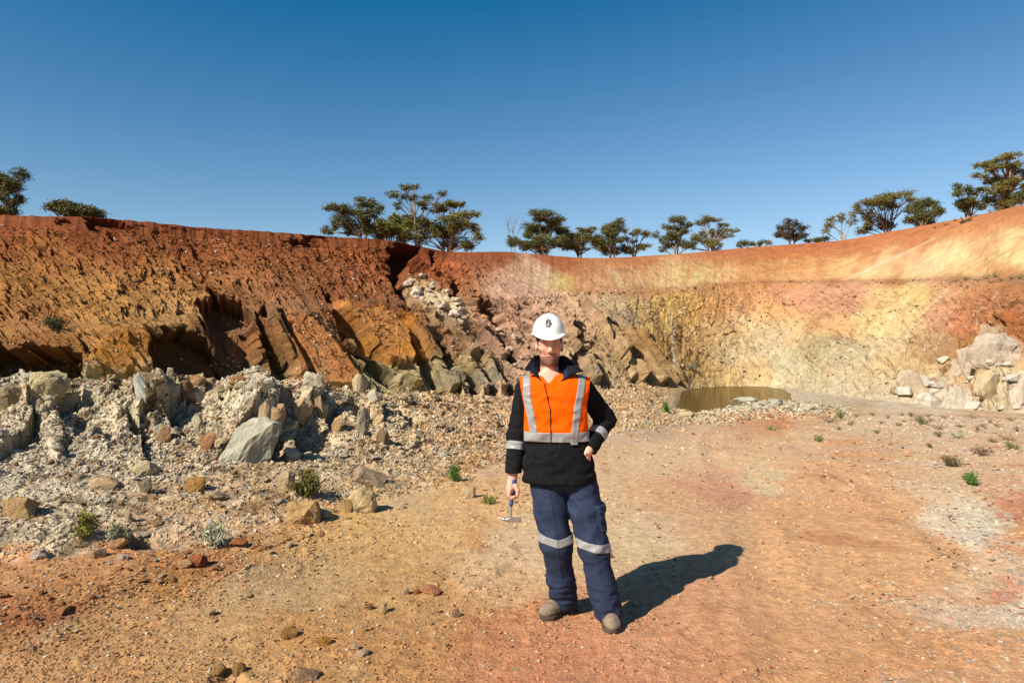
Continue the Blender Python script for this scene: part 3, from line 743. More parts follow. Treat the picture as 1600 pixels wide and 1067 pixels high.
def sphere(X, Y, Z, c, r): return np.sqrt((X - c[0]) ** 2 + (Y - c[1]) ** 2 + (Z - c[2]) ** 2) - r
def ellip(X, Y, Z, c, r, R=None):
    dx, dy, dz = X - c[0], Y - c[1], Z - c[2]
    if R is not None:
        R = np.asarray(R, np.float32)
        dx, dy, dz = R[0, 0] * dx + R[1, 0] * dy + R[2, 0] * dz, R[0, 1] * dx + R[1, 1] * dy + R[2, 1] * dz, R[0, 2] * dx + R[1, 2] * dy + R[2, 2] * dz
    k0 = np.sqrt((dx / r[0]) ** 2 + (dy / r[1]) ** 2 + (dz / r[2]) ** 2) + 1e-6
    k1 = np.sqrt((dx / r[0] ** 2) ** 2 + (dy / r[1] ** 2) ** 2 + (dz / r[2] ** 2) ** 2) + 1e-6
    return k0 * (k0 - 1) / k1
def cone(X, Y, Z, a, b, ra, rb, sq=1.0):
    """rounded, tapered limb from a to b; sq flattens it in depth"""
    ax, ay, az = a; ex, ey, ez = np.array(b, float) - np.array(a, float)
    L2 = ex * ex + ey * ey + ez * ez
    dx, dy, dz = X - ax, Y - ay, Z - az
    t = np.clip((dx * ex + dy * ey + dz * ez) / L2, 0, 1)
    qx, qy, qz = dx - t * ex, (dy - t * ey) / sq, dz - t * ez
    return np.sqrt(qx * qx + qy * qy + qz * qz) - (ra + (rb - ra) * t)
def rbox(X, Y, Z, c, half, r, R=None):
    dx, dy, dz = X - c[0], Y - c[1], Z - c[2]
    if R is not None:
        R = np.asarray(R, np.float32)
        dx, dy, dz = R[0, 0] * dx + R[1, 0] * dy + R[2, 0] * dz, R[0, 1] * dx + R[1, 1] * dy + R[2, 1] * dz, R[0, 2] * dx + R[1, 2] * dy + R[2, 2] * dz
    qx, qy, qz = np.abs(dx) - half[0] + r, np.abs(dy) - half[1] + r, np.abs(dz) - half[2] + r
    return np.sqrt(np.maximum(qx, 0) ** 2 + np.maximum(qy, 0) ** 2 + np.maximum(qz, 0) ** 2) + np.minimum(np.maximum(qx, np.maximum(qy, qz)), 0) - r
def smin(a, b, k):
    h = np.clip(.5 + .5 * (b - a) / k, 0, 1)
    return b * (1 - h) + a * h - k * h * (1 - h)
def smax(a, b, k): return -smin(-a, -b, k)
def frame_of(d, up=(0, 0, 1)):
    z = np.array(d, float); z /= np.linalg.norm(z)
    x = np.cross(up, z); x /= np.linalg.norm(x); y = np.cross(z, x)
    return np.stack([x, y, z], 1)

def surface_nets(D, lo, h):
    n = np.array(D.shape) - 1
    s = D < 0
    cnt = np.zeros(tuple(n), np.int8)
    for dx in (0, 1):
        for dy in (0, 1):
            for dz in (0, 1):
                cnt += s[dx:dx + n[0], dy:dy + n[1], dz:dz + n[2]]
    act = (cnt > 0) & (cnt < 8)
    I, J, K_ = np.nonzero(act)
    idm = -np.ones(tuple(n), np.int64); idm[I, J, K_] = np.arange(len(I))
    P = np.zeros((len(I), 3)); C = np.zeros(len(I))
    cor = [(dx, dy, dz) for dx in (0, 1) for dy in (0, 1) for dz in (0, 1)]
    for a in cor:
        for ax in range(3):
            if a[ax] == 0:
                b = list(a); b[ax] = 1
                va = D[I + a[0], J + a[1], K_ + a[2]]; vb = D[I + b[0], J + b[1], K_ + b[2]]
                m = (va < 0) != (vb < 0)
                t = np.where(m, va / np.where(m, va - vb, 1), 0)
                p = np.array(a, float)[None, :] + t[:, None] * (np.array(b) - np.array(a))[None, :]
                P[m] += p[m]; C[m] += 1
    P = (P / C[:, None] + np.stack([I, J, K_], 1)) * h + lo
    faces = []
    for ax in range(3):
        o1, o2 = [(1, 2), (2, 0), (0, 1)][ax]
        sl0 = [slice(1, n[i]) for i in range(3)]; sl0[ax] = slice(0, n[ax])
        sl1 = list(sl0); sl1[ax] = slice(1, n[ax] + 1)
        A = s[tuple(sl0)]; B = s[tuple(sl1)]
        ii = np.stack(np.nonzero(A != B), 1)
        off = np.ones(3, int); off[ax] = 0
        base = ii + off
        fl = A[tuple(ii.T)]
        e1 = np.zeros(3, int); e1[o1] = 1; e2 = np.zeros(3, int); e2[o2] = 1
        q = np.stack([idm[tuple((base - e1 - e2).T)], idm[tuple((base - e2).T)], idm[tuple(base.T)], idm[tuple((base - e1).T)]], 1)
        q = np.where(fl[:, None], q, q[:, ::-1])
        faces.append(q)
    Fc = np.concatenate(faces); Fc = Fc[(Fc >= 0).all(1)]
    return P, Fc

def solid(name, fn, lo, hi, h, mat, parent, origin, colfn=None, smooth=True, warp=None):
    f = Fld(lo, hi, h)
    D = fn(f.X, f.Y, f.Z)
    P, Fc = surface_nets(D, f.lo, h)
    c = colfn(P) if colfn is not None else None
    me = mesh_np(name, P - np.array(origin), Fc, mat, c, smooth=smooth)
    return link(name, me, parent)

# ------------------------------------------------------------------ cloth, skin and metal
def plain(name, rgb, rough=.8, spec=.2, metal=0, bump=0, bscale=300, dist=.002, vary=.0, vscale=30, linear=None, attr=None, sheen=0):
    m, nt, b = new_mat(name)
    N, L = nt.nodes.new, nt.links.new
    b.inputs['Roughness'].default_value = rough; b.inputs['Specular IOR Level'].default_value = spec; b.inputs['Metallic'].default_value = metal
    c = linear if linear is not None else lin(rgb)
    tc = N('ShaderNodeTexCoord')
    if attr:
        src = N('ShaderNodeAttribute'); src.attribute_name = attr; so = src.outputs['Color']
    else:
        src = N('ShaderNodeRGB'); src.outputs[0].default_value = (*c, 1); so = src.outputs[0]
    if vary:
        n = N('ShaderNodeTexNoise'); n.inputs['Scale'].default_value = vscale; n.inputs['Detail'].default_value = 5
        L(tc.outputs['Object'], n.inputs['Vector'])
        mr = N('ShaderNodeMapRange'); mr.inputs['From Min'].default_value = .3; mr.inputs['From Max'].default_value = .7
        mr.inputs['To Min'].default_value = 1 - vary; mr.inputs['To Max'].default_value = 1 + vary
        L(n.outputs['Fac'], mr.inputs['Value'])
        h = N('ShaderNodeHueSaturation'); L(mr.outputs[0], h.inputs['Value']); L(so, h.inputs['Color']); so = h.outputs[0]
    L(so, b.inputs['Base Color'])
    if bump:
        n2 = N('ShaderNodeTexNoise'); n2.inputs['Scale'].default_value = bscale; n2.inputs['Detail'].default_value = 4
        L(tc.outputs['Object'], n2.inputs['Vector'])
        bp = N('ShaderNodeBump'); bp.inputs['Strength'].default_value = bump; bp.inputs['Distance'].default_value = dist
        L(n2.outputs['Fac'], bp.inputs['Height']); L(bp.outputs[0], b.inputs['Normal'])
    if sheen:
        b.inputs['Sheen Weight'].default_value = sheen
    return m
M_skin = plain('skin', (0, 0, 0), .55, .3, attr='col', vary=.06, vscale=60, bump=.15, bscale=400)
M_orange = plain('orange_cloth', None, .8, .04, linear=(.88, .100, .002), vary=.03, vscale=20, bump=.2, bscale=250)
M_black = plain('black_fleece', None, .95, .08, linear=(.010, .010, .011), vary=.25, vscale=40, bump=.4, bscale=180)
M_navy = plain('navy_lining', None, .85, .15, linear=(.012, .018, .055), vary=.12, vscale=40, bump=.3, bscale=220)
M_denim = plain('navy_drill', None, .85, .18, linear=(.021, .031, .060), vary=.22, vscale=14, bump=.35, bscale=300)
M_tape = plain('grey_tape', None, .45, .35, linear=(.27, .27, .26), vary=.08, vscale=40, bump=.1, bscale=500)
M_seam = plain('dark_seam', None, .9, .1, linear=(.05, .02, .01))
M_boot = plain('dusty_suede', None, .9, .12, linear=(.21, .155, .105), vary=.3, vscale=22, bump=.5, bscale=120, dist=.003)
M_sole = plain('boot_sole', None, .85, .15, linear=(.07, .05, .035), vary=.3, vscale=30)
M_helmet = plain('white_shell', None, .32, .45, linear=(.80, .79, .74), vary=.03, vscale=12)
M_steel = plain('worn_steel', None, .38, .5, metal=.85, linear=(.42, .40, .38), vary=.15, vscale=40)
M_grip = plain('blue_grip', None, .55, .4, linear=(.035, .055, .16), vary=.15, vscale=60, bump=.3, bscale=300)
M_hair = plain('brown_hair', None, .7, .3, linear=(.035, .022, .014), vary=.3, vscale=90, bump=.6, bscale=220, dist=.004)
M_eye = plain('eye_white', None, .15, .5, linear=(.6, .57, .53))
M_iris = plain('eye_iris', None, .1, .5, linear=(.02, .018, .015))
M_clip = plain('clip_metal', None, .35, .5, metal=.6, linear=(.35, .35, .35))
mg, nt, b = new_mat('clear_lens')
nt.nodes.remove(b)
gl = nt.nodes.new('ShaderNodeBsdfGlossy'); gl.inputs['Roughness'].default_value = .05
tr = nt.nodes.new('ShaderNodeBsdfTransparent'); tr.inputs['Color'].default_value = (.97, .95, .94, 1)
fr = nt.nodes.new('ShaderNodeFresnel'); fr.inputs['IOR'].default_value = 1.45
mxs = nt.nodes.new('ShaderNodeMixShader')
mxs.inputs['Fac'].default_value = .025; nt.links.new(tr.outputs[0], mxs.inputs[1]); nt.links.new(gl.outputs[0], mxs.inputs[2])
nt.links.new(mxs.outputs[0], [n for n in nt.nodes if n.type == 'OUTPUT_MATERIAL'][0].inputs['Surface'])
M_lens = mg

# ------------------------------------------------------------------ the man
YB = 4.20
O = np.array([.43, 4.2, 0.0])
man = empty('person', O)
tag(man, 'bearded man in white hard hat, orange and black jacket and navy trousers, holding a hammer', 'person')

def table(*rows):
    r = np.array(sorted([(zpy(py, YB), (l - 800) / F * YB, (rr - 800) / F * YB, ry, cy) for py, l, rr, ry, cy in rows]))
    return r
TOR = table((748, 822, 926, .128, 4.205), (735, 821, 925, .130, 4.205), (710, 822, 919, .130, 4.20), (686, 823, 915, .126, 4.195), (665, 821, 914, .126, 4.19), (640, 815, 914, .128, 4.19),
            (615, 811, 918, .126, 4.195), (598, 811, 921, .115, 4.20), (589, 822, 910, .098, 4.21), (582, 842, 878, .060, 4.225))
def torso(X, Y, Z, grow=0.0):
    zz = np.clip(Z, TOR[0, 0], TOR[-1, 0])
    l = np.interp(zz, TOR[:, 0], TOR[:, 1]); r = np.interp(zz, TOR[:, 0], TOR[:, 2]); ry = np.interp(zz, TOR[:, 0], TOR[:, 3]); cy = np.interp(zz, TOR[:, 0], TOR[:, 4])
    cx = (l + r) / 2; rx = (r - l) / 2
    a = np.abs((X - cx) / rx); b_ = np.abs((Y - cy) / ry)
    k = (a ** 2.5 + b_ ** 2.5 + 1e-9) ** (1 / 2.5)
    d = (k - 1) * np.minimum(rx, ry) * .95
    d = smax(d, np.maximum(Z - TOR[-1, 0], TOR[0, 0] - Z), .01)
    return d - grow
# joints
shL = W(822, 607, 4.215); elL = W(808, 676, 4.235); wrL = W(801, 746, 4.16)
shR = W(909, 605, 4.215); elR = W(947, 655, 4.29); wrR = W(919, 704, 4.115)
def folds(X, Y, Z, sx, sy, sz, seed, amp):
    return amp * (1 - 2 * np.abs(pnoise(X * sx, Y * sy, Z * sz, seed)))
def sleeve(X, Y, Z, left):
    if left:
        d = cone(X, Y, Z, shL, elL, .067, .056); d = smin(d, cone(X, Y, Z, elL, wrL, .056, .049), .03)
        ax = wrL - elL; cutp = W(800, 745, 4.165)
    else:
        d = cone(X, Y, Z, shR, elR, .069, .058); d = smin(d, cone(X, Y, Z, elR, wrR, .057, .048), .025)
        ax = wrR - elR; cutp = W(921, 702, 4.125)
    ax = ax / np.linalg.norm(ax)
    el = elL if left else elR
    nearel = np.exp(-((X - el[0]) ** 2 + (Y - el[1]) ** 2 + (Z - el[2]) ** 2) / .11 ** 2)
    d = d - folds(X, Y, Z, 7, 7, 20, 201 + left, .007) * (.4 + nearel) - .003 * pnoise(X * 30, Y * 30, Z * 30, 203)
    end = (X - cutp[0]) * ax[0] + (Y - cutp[1]) * ax[1] + (Z - cutp[2]) * ax[2]
    return smax(d, end, .006), end
def torso_wr(X, Y, Z, grow=0.0):
    d = torso(X, Y, Z, grow)
    d = smin(d, sphere(X, Y, Z, shL + np.array([.004, 0, -.014]), .064 + grow), .05)
    d = smin(d, sphere(X, Y, Z, shR + np.array([-.004, 0, -.014]), .067 + grow), .05)
    low = np.clip((1.35 - Z) / .25, 0, 1)
    d = d - folds(X, Y, Z, 5, 6, 13, 211, .006) - folds(X + .5 * Z, Y, Z - .4 * X, 6, 6, 12, 212, .006) - low * folds(X, Y, Z, 8, 8, 5, 213, .007)
    d = d - .002 * pnoise(X * 35, Y * 35, Z * 35, 214)
    # opening at the throat
    a = W(858, 574, 4.10); bb = W(857, 599, 4.07)
    d = smax(d, -cone(X, Y, Z, a, bb, .066, .008, 3.2), .005)
    # hem falls lower in the middle
    hem = Z - (zpy(751, YB) - .018 + .25 * (X - .29) ** 2)
    return smax(d, -hem, .008)
ZT, ZB_ = zpy(670.5, YB), zpy(685.5, YB)         # waist tape
LO = (-.08, 3.96, .82); HI = (.72, 4.44, 1.60)
jk = solid('jacket', lambda X, Y, Z: smax(torso_wr(X, Y, Z), Z - ZB_ - .01, .003), (.0, 4.0, .82), (.56, 4.40, 1.14), .006, M_black, man, O)
# orange upper: shoulder to waist, ends at the armholes
def armhole(X, Y, Z):
    xl = np.interp(Z, [1.10, 1.30, 1.42, 1.52], [.070, .075, .052, .040]); xr = np.interp(Z, [1.10, 1.30, 1.42, 1.52], [.470, .452, .468, .492])
    return np.maximum(xl - X, X - xr)
def vest(X, Y, Z):
    d = torso_wr(X, Y, Z, .006)
    return smax(smax(d, ZT - .006 - Z, .003), armhole(X, Y, Z), .004)
ov = solid('hi_vis_panel', vest, (.0, 4.0, 1.12), (.56, 4.42, 1.61), .005, M_orange, man, O)
def tape_band(X, Y, Z):
    return smax(smax(torso_wr(X, Y, Z, .0085), np.maximum(Z - ZT, ZB_ - Z), .002), np.maximum(.072 - X, X - .468), .003)
solid('waist_tape', tape_band, (.05, 4.03, 1.09), (.49, 4.36, 1.17), .003, M_tape, man, O)
def strap(X, Y, Z, left):
    if left: xc = np.interp(Z, [1.14, 1.28, 1.37, 1.52], [.131, .107, .088, .088])
    else: xc = np.interp(Z, [1.10, 1.30, 1.50], [.368, .392, .428])
    w = .0225
    d = smax(torso_wr(X, Y, Z, .0095), np.abs(X - xc) - w, .002)
    return smax(d, np.maximum((ZB_ - .008 if not left else ZT - .002) - Z, Y - 4.30), .002)
for lf in (True, False):
    solid('shoulder_tape', lambda X, Y, Z: strap(X, Y, Z, lf), (.055 if lf else .335, 4.03, 1.08), (.165 if lf else .46, 4.25, 1.56), .003, M_tape, man, O)
# sleeves and their bands
for lf, bnd in ((True, (.066, .106)), (False, (.105, .145))):
    lo = (-.08, 4.05, 1.0 - .1) if lf else (.38, 4.0, .98); hi = (.16, 4.36, 1.54) if lf else (.68, 4.42, 1.56)
    slv = solid('sleeve', lambda X, Y, Z: sleeve(X, Y, Z, lf)[0], lo, hi, .005, M_black, man, O)
    def band(X, Y, Z):
        d, end = sleeve(X, Y, Z, lf)
        q = -end
        b0 = (.165, .215) if lf else (.105, .155)
        return smax(d - .004, np.maximum(b0[0] - q, q - b0[1]), .002)
    solid('sleeve_tape', band, (-.07, 4.06, 1.0) if lf else (.42, 4.04, 1.06), (.12, 4.3, 1.13) if lf else (.66, 4.38, 1.30), .0032, M_tape, slv, O)
# front closing, lower edge tab
def placket(X, Y, Z):
    xc = np.interp(Z, [1.10, 1.30, 1.46], [.232, .226, .190])
    return smax(torso_wr(X, Y, Z, .0108), np.maximum(np.maximum(np.abs(X - xc) - .0035, Y - 4.19), np.maximum(ZB_ - Z, Z - 1.452)), .002)
solid('front_seam', placket, (.14, 4.0, 1.09), (.29, 4.2, 1.48), .003, M_seam, ov, O)
def tab(X, Y, Z):
    return smax(torso_wr(X, Y, Z, .010), np.maximum(np.maximum(np.abs(X - .373) - .021, Y - 4.19), np.maximum(ZB_ - .016 - Z, Z - ZB_)), .002)
solid('tape_end', tab, (.33, 4.0, 1.06), (.42, 4.2, 1.12), .004, M_tape, jk, O)
# collar: stands up round the neck and flares open, black outside, navy inside
HX_ = (859 - 800) / F * 4.2
def make_collar():
    nu, nv = 49, 9
    kt = [-1, -.75, -.45, 0, .45, .75, 1]
    top = np.array([(-.160, -.095, 1.528), (-.138, -.035, 1.562), (-.092, .030, 1.612), (0, .098, 1.600), (.092, .030, 1.612), (.150, -.035, 1.566), (.200, -.090, 1.513)])
    bot = np.array([(-.048, -.118, 1.446), (-.070, -.068, 1.482), (-.074, .010, 1.500), (0, .078, 1.500), (.074, .010, 1.500), (.072, -.068, 1.482), (.046, -.118, 1.446)])
    outer = []; inner = []
    for i in range(nu):
        t = np.array([i / (nu - 1) * 2 - 1])
        pt = np.array([pchip(kt, top[:, k], t)[0] for k in range(3)]); pb = np.array([pchip(kt, bot[:, k], t)[0] for k in range(3)])
        ax_ = np.array([-pb[0], -pb[1], 0]); ax_ /= np.linalg.norm(ax_) + 1e-9
        wid = np.linalg.norm(pt - pb)
        for j in range(nv):
            v = j / (nv - 1)
            p = pb * (1 - v) + pt * v
            p = p + np.array([0, 0, .018 * math.sin(math.pi * v)]) - ax_ * .006 * math.sin(math.pi * v) + np.array([0, 0, .004 * math.sin(6 * t[0] + 2 * v)])
            p = p + np.array([HX_, 4.2, 0])
            outer.append(p)
            inner.append(p + ax_ * .006 + np.array([0, -.002, .005]))
    f = []
    for i in range(nu - 1):
        for j in range(nv - 1):
            a = i * nv + j; f.append((a, a + 1, a + nv + 1, a + nv))
    f = np.array(f)
    n = nu * nv
    rim = []
    for i in range(nu - 1):
        for j in (0, nv - 1):
            a, b_ = i * nv + j, (i + 1) * nv + j
            rim.append((a, b_, b_ + n, a + n))
    for i in (0, nu - 1):
        for j in range(nv - 1):
            a, b_ = i * nv + j, i * nv + j + 1
            rim.append((a, b_, b_ + n, a + n))
    co = np.array(outer + inner) - O
    return co, f, f + n, np.array(rim)
cco, cf_o, cf_i, cf_r = make_collar()
link('collar', mesh_np('collar', cco, np.concatenate([cf_o, cf_r]), M_black, smooth=True), man)
jj = np.arange(len(cf_i)) % 8; ii = np.arange(len(cf_i)) // 8
nav = np.where(ii < 24, jj < 5, jj < 3)
cl_ = link('collar_lining', mesh_np('collar_lining', cco, cf_i, M_navy, smooth=True), man)
cl_.data.materials.append(M_black)
cl_.data.polygons.foreach_set('material_index', np.where(nav, 0, 1).astype(np.int32))

# trousers
hipL, knL, anL = W(854, 748, 4.215), W(869, 846, 4.17), W(880, 936, 4.30)
hipR, knR, anR = W(905, 748, 4.215), W(927, 854, 4.13), W(949, 952, 4.12)
def trousers(X, Y, Z):
    d = ellip(X, Y, Z, W(878, 735, 4.21), (.186, .125, .14))
    for hp, kn, an, r0, r1, r2 in ((hipL, knL, anL, .098, .088, .078), (hipR, knR, anR, .096, .084, .075)):
        th = hp * .55 + kn * .45
        l = smin(cone(X, Y, Z, hp, th, r0, .097), cone(X, Y, Z, th, kn, .097, r1), .03)
        l = smin(l, cone(X, Y, Z, kn, kn * .4 + an * .6, r1 * .98, r2), .03)
        l = smin(l, cone(X, Y, Z, kn * .4 + an * .6, an + (an - kn) * .06, r2, r2 * 1.02), .03)
        nk = np.exp(-((Z - kn[2]) / .09) ** 2); na = np.exp(-((Z - an[2] - .06) / .09) ** 2)
        sgn = 1 if hp is hipL else -1
        l = l - folds(X + .7 * sgn * Z, Y, Z - .5 * X, 9, 8, 10, 231 + sgn, .007) * (.55 + .5 * nk) - folds(X + .3 * Z, Y, Z, 6, 6, 24, 233 + sgn, .010) * (.12 + na) - folds(X - .8 * sgn * Z, Y, Z + .6 * X, 4, 5, 11, 237, .006)
        l = l - .0025 * np.maximum(0, 1 - np.abs((X - (hp[0] + (kn[0] - hp[0]) * (hp[2] - Z) / (hp[2] - kn[2]))) / .012)) * (Y < kn[1]) * (Z > .25)
        l = smax(l, (an[2] - .045 + .03 * (Y - an[1])) - Z, .006)
        d = smin(d, l, .012)
    d = d - folds(X, Y, Z, 9, 9, 22, 236, .005) * np.exp(-((Z - .80) / .07) ** 2)
    # pockets: cargo pocket with a flap on his left thigh
    d = smax(d, Z - .92, .01)
    return d
TL, TH = (.0, 3.95, .0), (.70, 4.46, .95)
tw = solid('trousers', trousers, TL, TH, .006, M_denim, man, O)
ck = W(935, 806, 4.17)
solid('cargo_pocket', lambda X, Y, Z: smax(trousers(X, Y, Z) - .010, rbox(X, Y, Z, ck + np.array([.02, -.0, 0]), (.05, .09, .075), .01), .006), (.44, 3.98, .5), (.64, 4.36, .76), .005, M_denim, tw, O)
ck2 = W(932, 791, 4.17)
solid('pocket_flap', lambda X, Y, Z: smax(trousers(X, Y, Z) - .016, rbox(X, Y, Z, ck2 + np.array([.02, 0, 0]), (.052, .092, .022), .006), .004), (.44, 3.98, .6), (.64, 4.36, .78), .005, M_denim, tw, O)
def ktape(X, Y, Z, left):
    if left: zc = zpy(846, 4.1) - .10 * np.abs(X - (.275)) * 0 + .22 * np.abs(X - .285) - .008; xm = X - .374
    else: zc = zpy(856, 4.05) - .16 * (X - .50) + .03 * np.abs(X - .5); xm = .385 - X
    return smax(smax(trousers(X, Y, Z) - .004, np.abs(Z - zc) - .024, .002), xm, .002)
for lf in (True, False):
    solid('knee_tape', lambda X, Y, Z: ktape(X, Y, Z, lf), (.12 if lf else .36, 3.95, .34), (.42 if lf else .66, 4.36, .60), .0032, M_tape, tw, O)

# boots
def boot_axes(heel, toe):
    d = np.array([toe[0] - heel[0], toe[1] - heel[1], 0]); L_ = np.linalg.norm(d); d /= L_
    s = np.array([-d[1], d[0], 0])
    return d, s, L_
def boot(heel, toe, an):
    d, s, L_ = boot_axes(heel, toe)
    R = np.stack([d, s, [0, 0, 1]], 1)
    P = lambda f, w, z: np.array([heel[0], heel[1], 0]) + d * f * L_ + s * w + np.array([0, 0, z])
    def upper(X, Y, Z):
        q = ellip(X, Y, Z, P(.76, 0, .044), (.082, .051, .036), R)
        q = smin(q, ellip(X, Y, Z, P(.48, 0, .056), (.10, .046, .046), R), .03)
        q = smin(q, ellip(X, Y, Z, P(.18, 0, .055), (.060, .043, .05), R), .03)
        q = smin(q, cone(X, Y, Z, P(.22, 0, .06), P(.24, 0, .15), .048, .052), .035)
        q = q - .003 * pnoise(X * 30, Y * 30, Z * 30, 241) - folds(X, Y, Z, 14, 14, 40, 242, .002)
        lx = (X - heel[0]) * d[0] + (Y - heel[1]) * d[1]
        q = q + .0022 * np.exp(-((lx - .70 * L_) / .004) ** 2) + .002 * np.exp(-((Z - .034) / .003) ** 2)
        return smax(q, .016 - Z, .003)
    def sole(X, Y, Z):
        lx = (X - heel[0]) * d[0] + (Y - heel[1]) * d[1]; ly = (X - heel[0]) * s[0] + (Y - heel[1]) * s[1]
        t = np.clip(lx / L_, -.2, 1.2)
        w = np.interp(t, [-.05, .02, .2, .45, .72, .9, 1.0, 1.05], [.012, .037, .046, .045, .058, .053, .031, .008])
        q = np.maximum(np.abs(ly) - w, np.maximum(-.01 - lx, lx - L_ - .01)) * .8
        return smax(q, np.abs(Z - .012) - .014, .004)
    lo = np.minimum(heel, toe) - .09; hi = np.maximum(heel, toe) + .09
    lo = (lo[0], lo[1], -.01); hi = (hi[0], hi[1], .22)
    bt = solid('boot', upper, lo, hi, .005, M_boot, man, O)
    solid('sole', sole, lo, hi, .005, M_sole, bt, O)
    def lacing(X, Y, Z):
        q = None
        for k in range(4):
            c = P(.60 - .085 * k, 0, .100 + .013 * k)
            e = cone(X, Y, Z, c - s * .022, c + s * .022, .0045, .0045)
            q = e if q is None else np.minimum(q, e)
        return q
    solid('laces', lacing, lo, hi, .004, M_sole, bt, O)
boot(np.array([.360, 4.385]), np.array([.195, 4.165]), anL)
boot(np.array([.590, 4.235]), np.array([.588, 3.965]), anR)

# body: one continuous skin
HX, HY = (858.5 - 800) / F * YB, 4.195
def head(X, Y, Z):
    hx, hy = HX, HY
    d = ellip(X, Y, Z, (hx, hy + .018, 1.715), (.076, .096, .092))
    d = smin(d, ellip(X, Y, Z, (hx, hy - .022, 1.645), (.063, .074, .088)), .03)
    d = smin(d, ellip(X, Y, Z, (hx, hy - .045, 1.590), (.046, .045, .035)), .03)
    d = smin(d, sphere(X, Y, Z, (hx, hy - .074, 1.572), .022), .025)
    for s in (-1, 1):
        d = smin(d, ellip(X, Y, Z, (hx + s * .043, hy - .070, 1.655), (.025, .025, .02)), .025)
        d = smin(d, ellip(X, Y, Z, (hx + s * .030, hy - .092, 1.707), (.026, .012, .009)), .014)
        d = smax(d, -ellip(X, Y, Z, (hx + s * .031, hy - .112, 1.684), (.020, .022, .013)), .012)
        lid = sphere(X, Y, Z, (hx + s * .031, hy - .0825, 1.684), .0148)
        lid = smax(lid, -ellip(X, Y, Z, (hx + s * .031, hy - .099, 1.6825), (.0115, .012, .0042)), .001)
        d = smin(d, lid, .005)
        d = smin(d, ellip(X, Y, Z, (hx + s * .078, hy + .012, 1.668), (.010, .022, .033)), .008)
        d = smin(d, sphere(X, Y, Z, (hx + s * .0125, hy - .105, 1.640), .0095), .008)
        d = smax(d, -sphere(X, Y, Z, (hx + s * .007, hy - .113, 1.631), .004), .003)
    d = smin(d, cone(X, Y, Z, (hx, hy - .095, 1.692), (hx, hy - .119, 1.644), .0085, .0125), .012)
    d = smin(d, cone(X, Y, Z, (hx - .019, hy - .091, 1.609), (hx + .019, hy - .091, 1.609), .0075, .0075), .007)
    d = smin(d, cone(X, Y, Z, (hx - .015, hy - .089, 1.598), (hx + .015, hy - .089, 1.598), .008, .008), .007)
    d = smax(d, -cone(X, Y, Z, (hx - .026, hy - .096, 1.6035), (hx + .026, hy - .096, 1.6035), .003, .003), .004)
    return d
# right hand (at the left in the picture) closed round the hammer handle
gT = W(802.5, 758, 4.135); gB = W(798.5, 796, 4.115)         # axis of the hammer handle through the fist
ax_h = (gB - gT) / np.linalg.norm(gB - gT)
def chain(X, Y, Z, pts, rs, k=.004):
    q = None
    for i in range(len(pts) - 1):
        e = cone(X, Y, Z, pts[i], pts[i + 1], rs[i], rs[i + 1])
        q = e if q is None else smin(q, e, k)
    return q
vx = np.array([1.0, 0, 0]) - ax_h * ax_h[0]; vx /= np.linalg.norm(vx)
vy = np.cross(ax_h, vx)                                   # roughly along depth
vy = vy if vy[1] > 0 else -vy
def hp(along, x, y): return gT + ax_h * along + vx * x + vy * y
def handL(X, Y, Z):
    wr = wrL + np.array([0, 0, .01])
    pal = W(799, 766, 4.15)
    d = cone(X, Y, Z, wr, pal, .027, .033, .8)
    # back of the hand on the outside, the palm against the handle; knuckle row down the outer side
    d = smin(d, ellip(X, Y, Z, hp(.020, -.016, .012), (.022, .036, .046)), .018)
    for k in range(4):
        a0 = .050 + (.004 if k in (1, 2) else 0) - .004 * k
        off = -.030 + .020 * k                              # row of fingers from front to back across the fist
        base = hp(.034 - .002 * abs(k - 1.2), -.020 + .003 * k, -.034 + .0205 * k)
        # each finger: down over the outer side, under and round the handle, tip back up on the inner side
        rr = [.0108, .0100, .0092, .0080]
        ln = [1.0, 1.08, 1.02, .86][k]
        p = [base, base + ax_h * .026 * ln + vx * -.004, base + ax_h * .040 * ln + vx * .016, base + ax_h * .030 * ln + vx * .031]
        d = smin(d, chain(X, Y, Z, p, rr), .005)
    th = [hp(.000, .012, -.012), hp(.024, .026, -.022), hp(.046, .029, -.020), hp(.064, .026, -.014)]
    d = smin(d, chain(X, Y, Z, th, [.016, .0125, .0105, .0085]), .008)
    return d
def handR(X, Y, Z):
    # left hand going into the jacket pocket: back of the hand and thumb show, fingers inside
    wr = wrR + np.array([-.002, -.002, .006]); pk = W(914, 713, 4.125); 
    d = cone(X, Y, Z, wr, pk, .026, .034, .75)
    for k in range(4):
        b0 = pk + np.array([-.024 + .016 * k, .012 - .004 * k, -.018])
        ln = [.9, 1.05, 1.0, .85][k]
        p = [b0, b0 + np.array([-.018, .012, -.034 * ln]), b0 + np.array([-.032, .028, -.056 * ln]), b0 + np.array([-.042, .044, -.072 * ln])]
        d = smin(d, chain(X, Y, Z, p, [.0105, .0098, .009, .008]), .006)
    th = [wr + np.array([-.016, -.012, -.016]), pk + np.array([-.032, -.008, -.002]), pk + np.array([-.044, .006, -.022]), pk + np.array([-.052, .022, -.040])]
    d = smin(d, chain(X, Y, Z, th, [.0155, .0125, .0105, .0085]), .008)
    return d
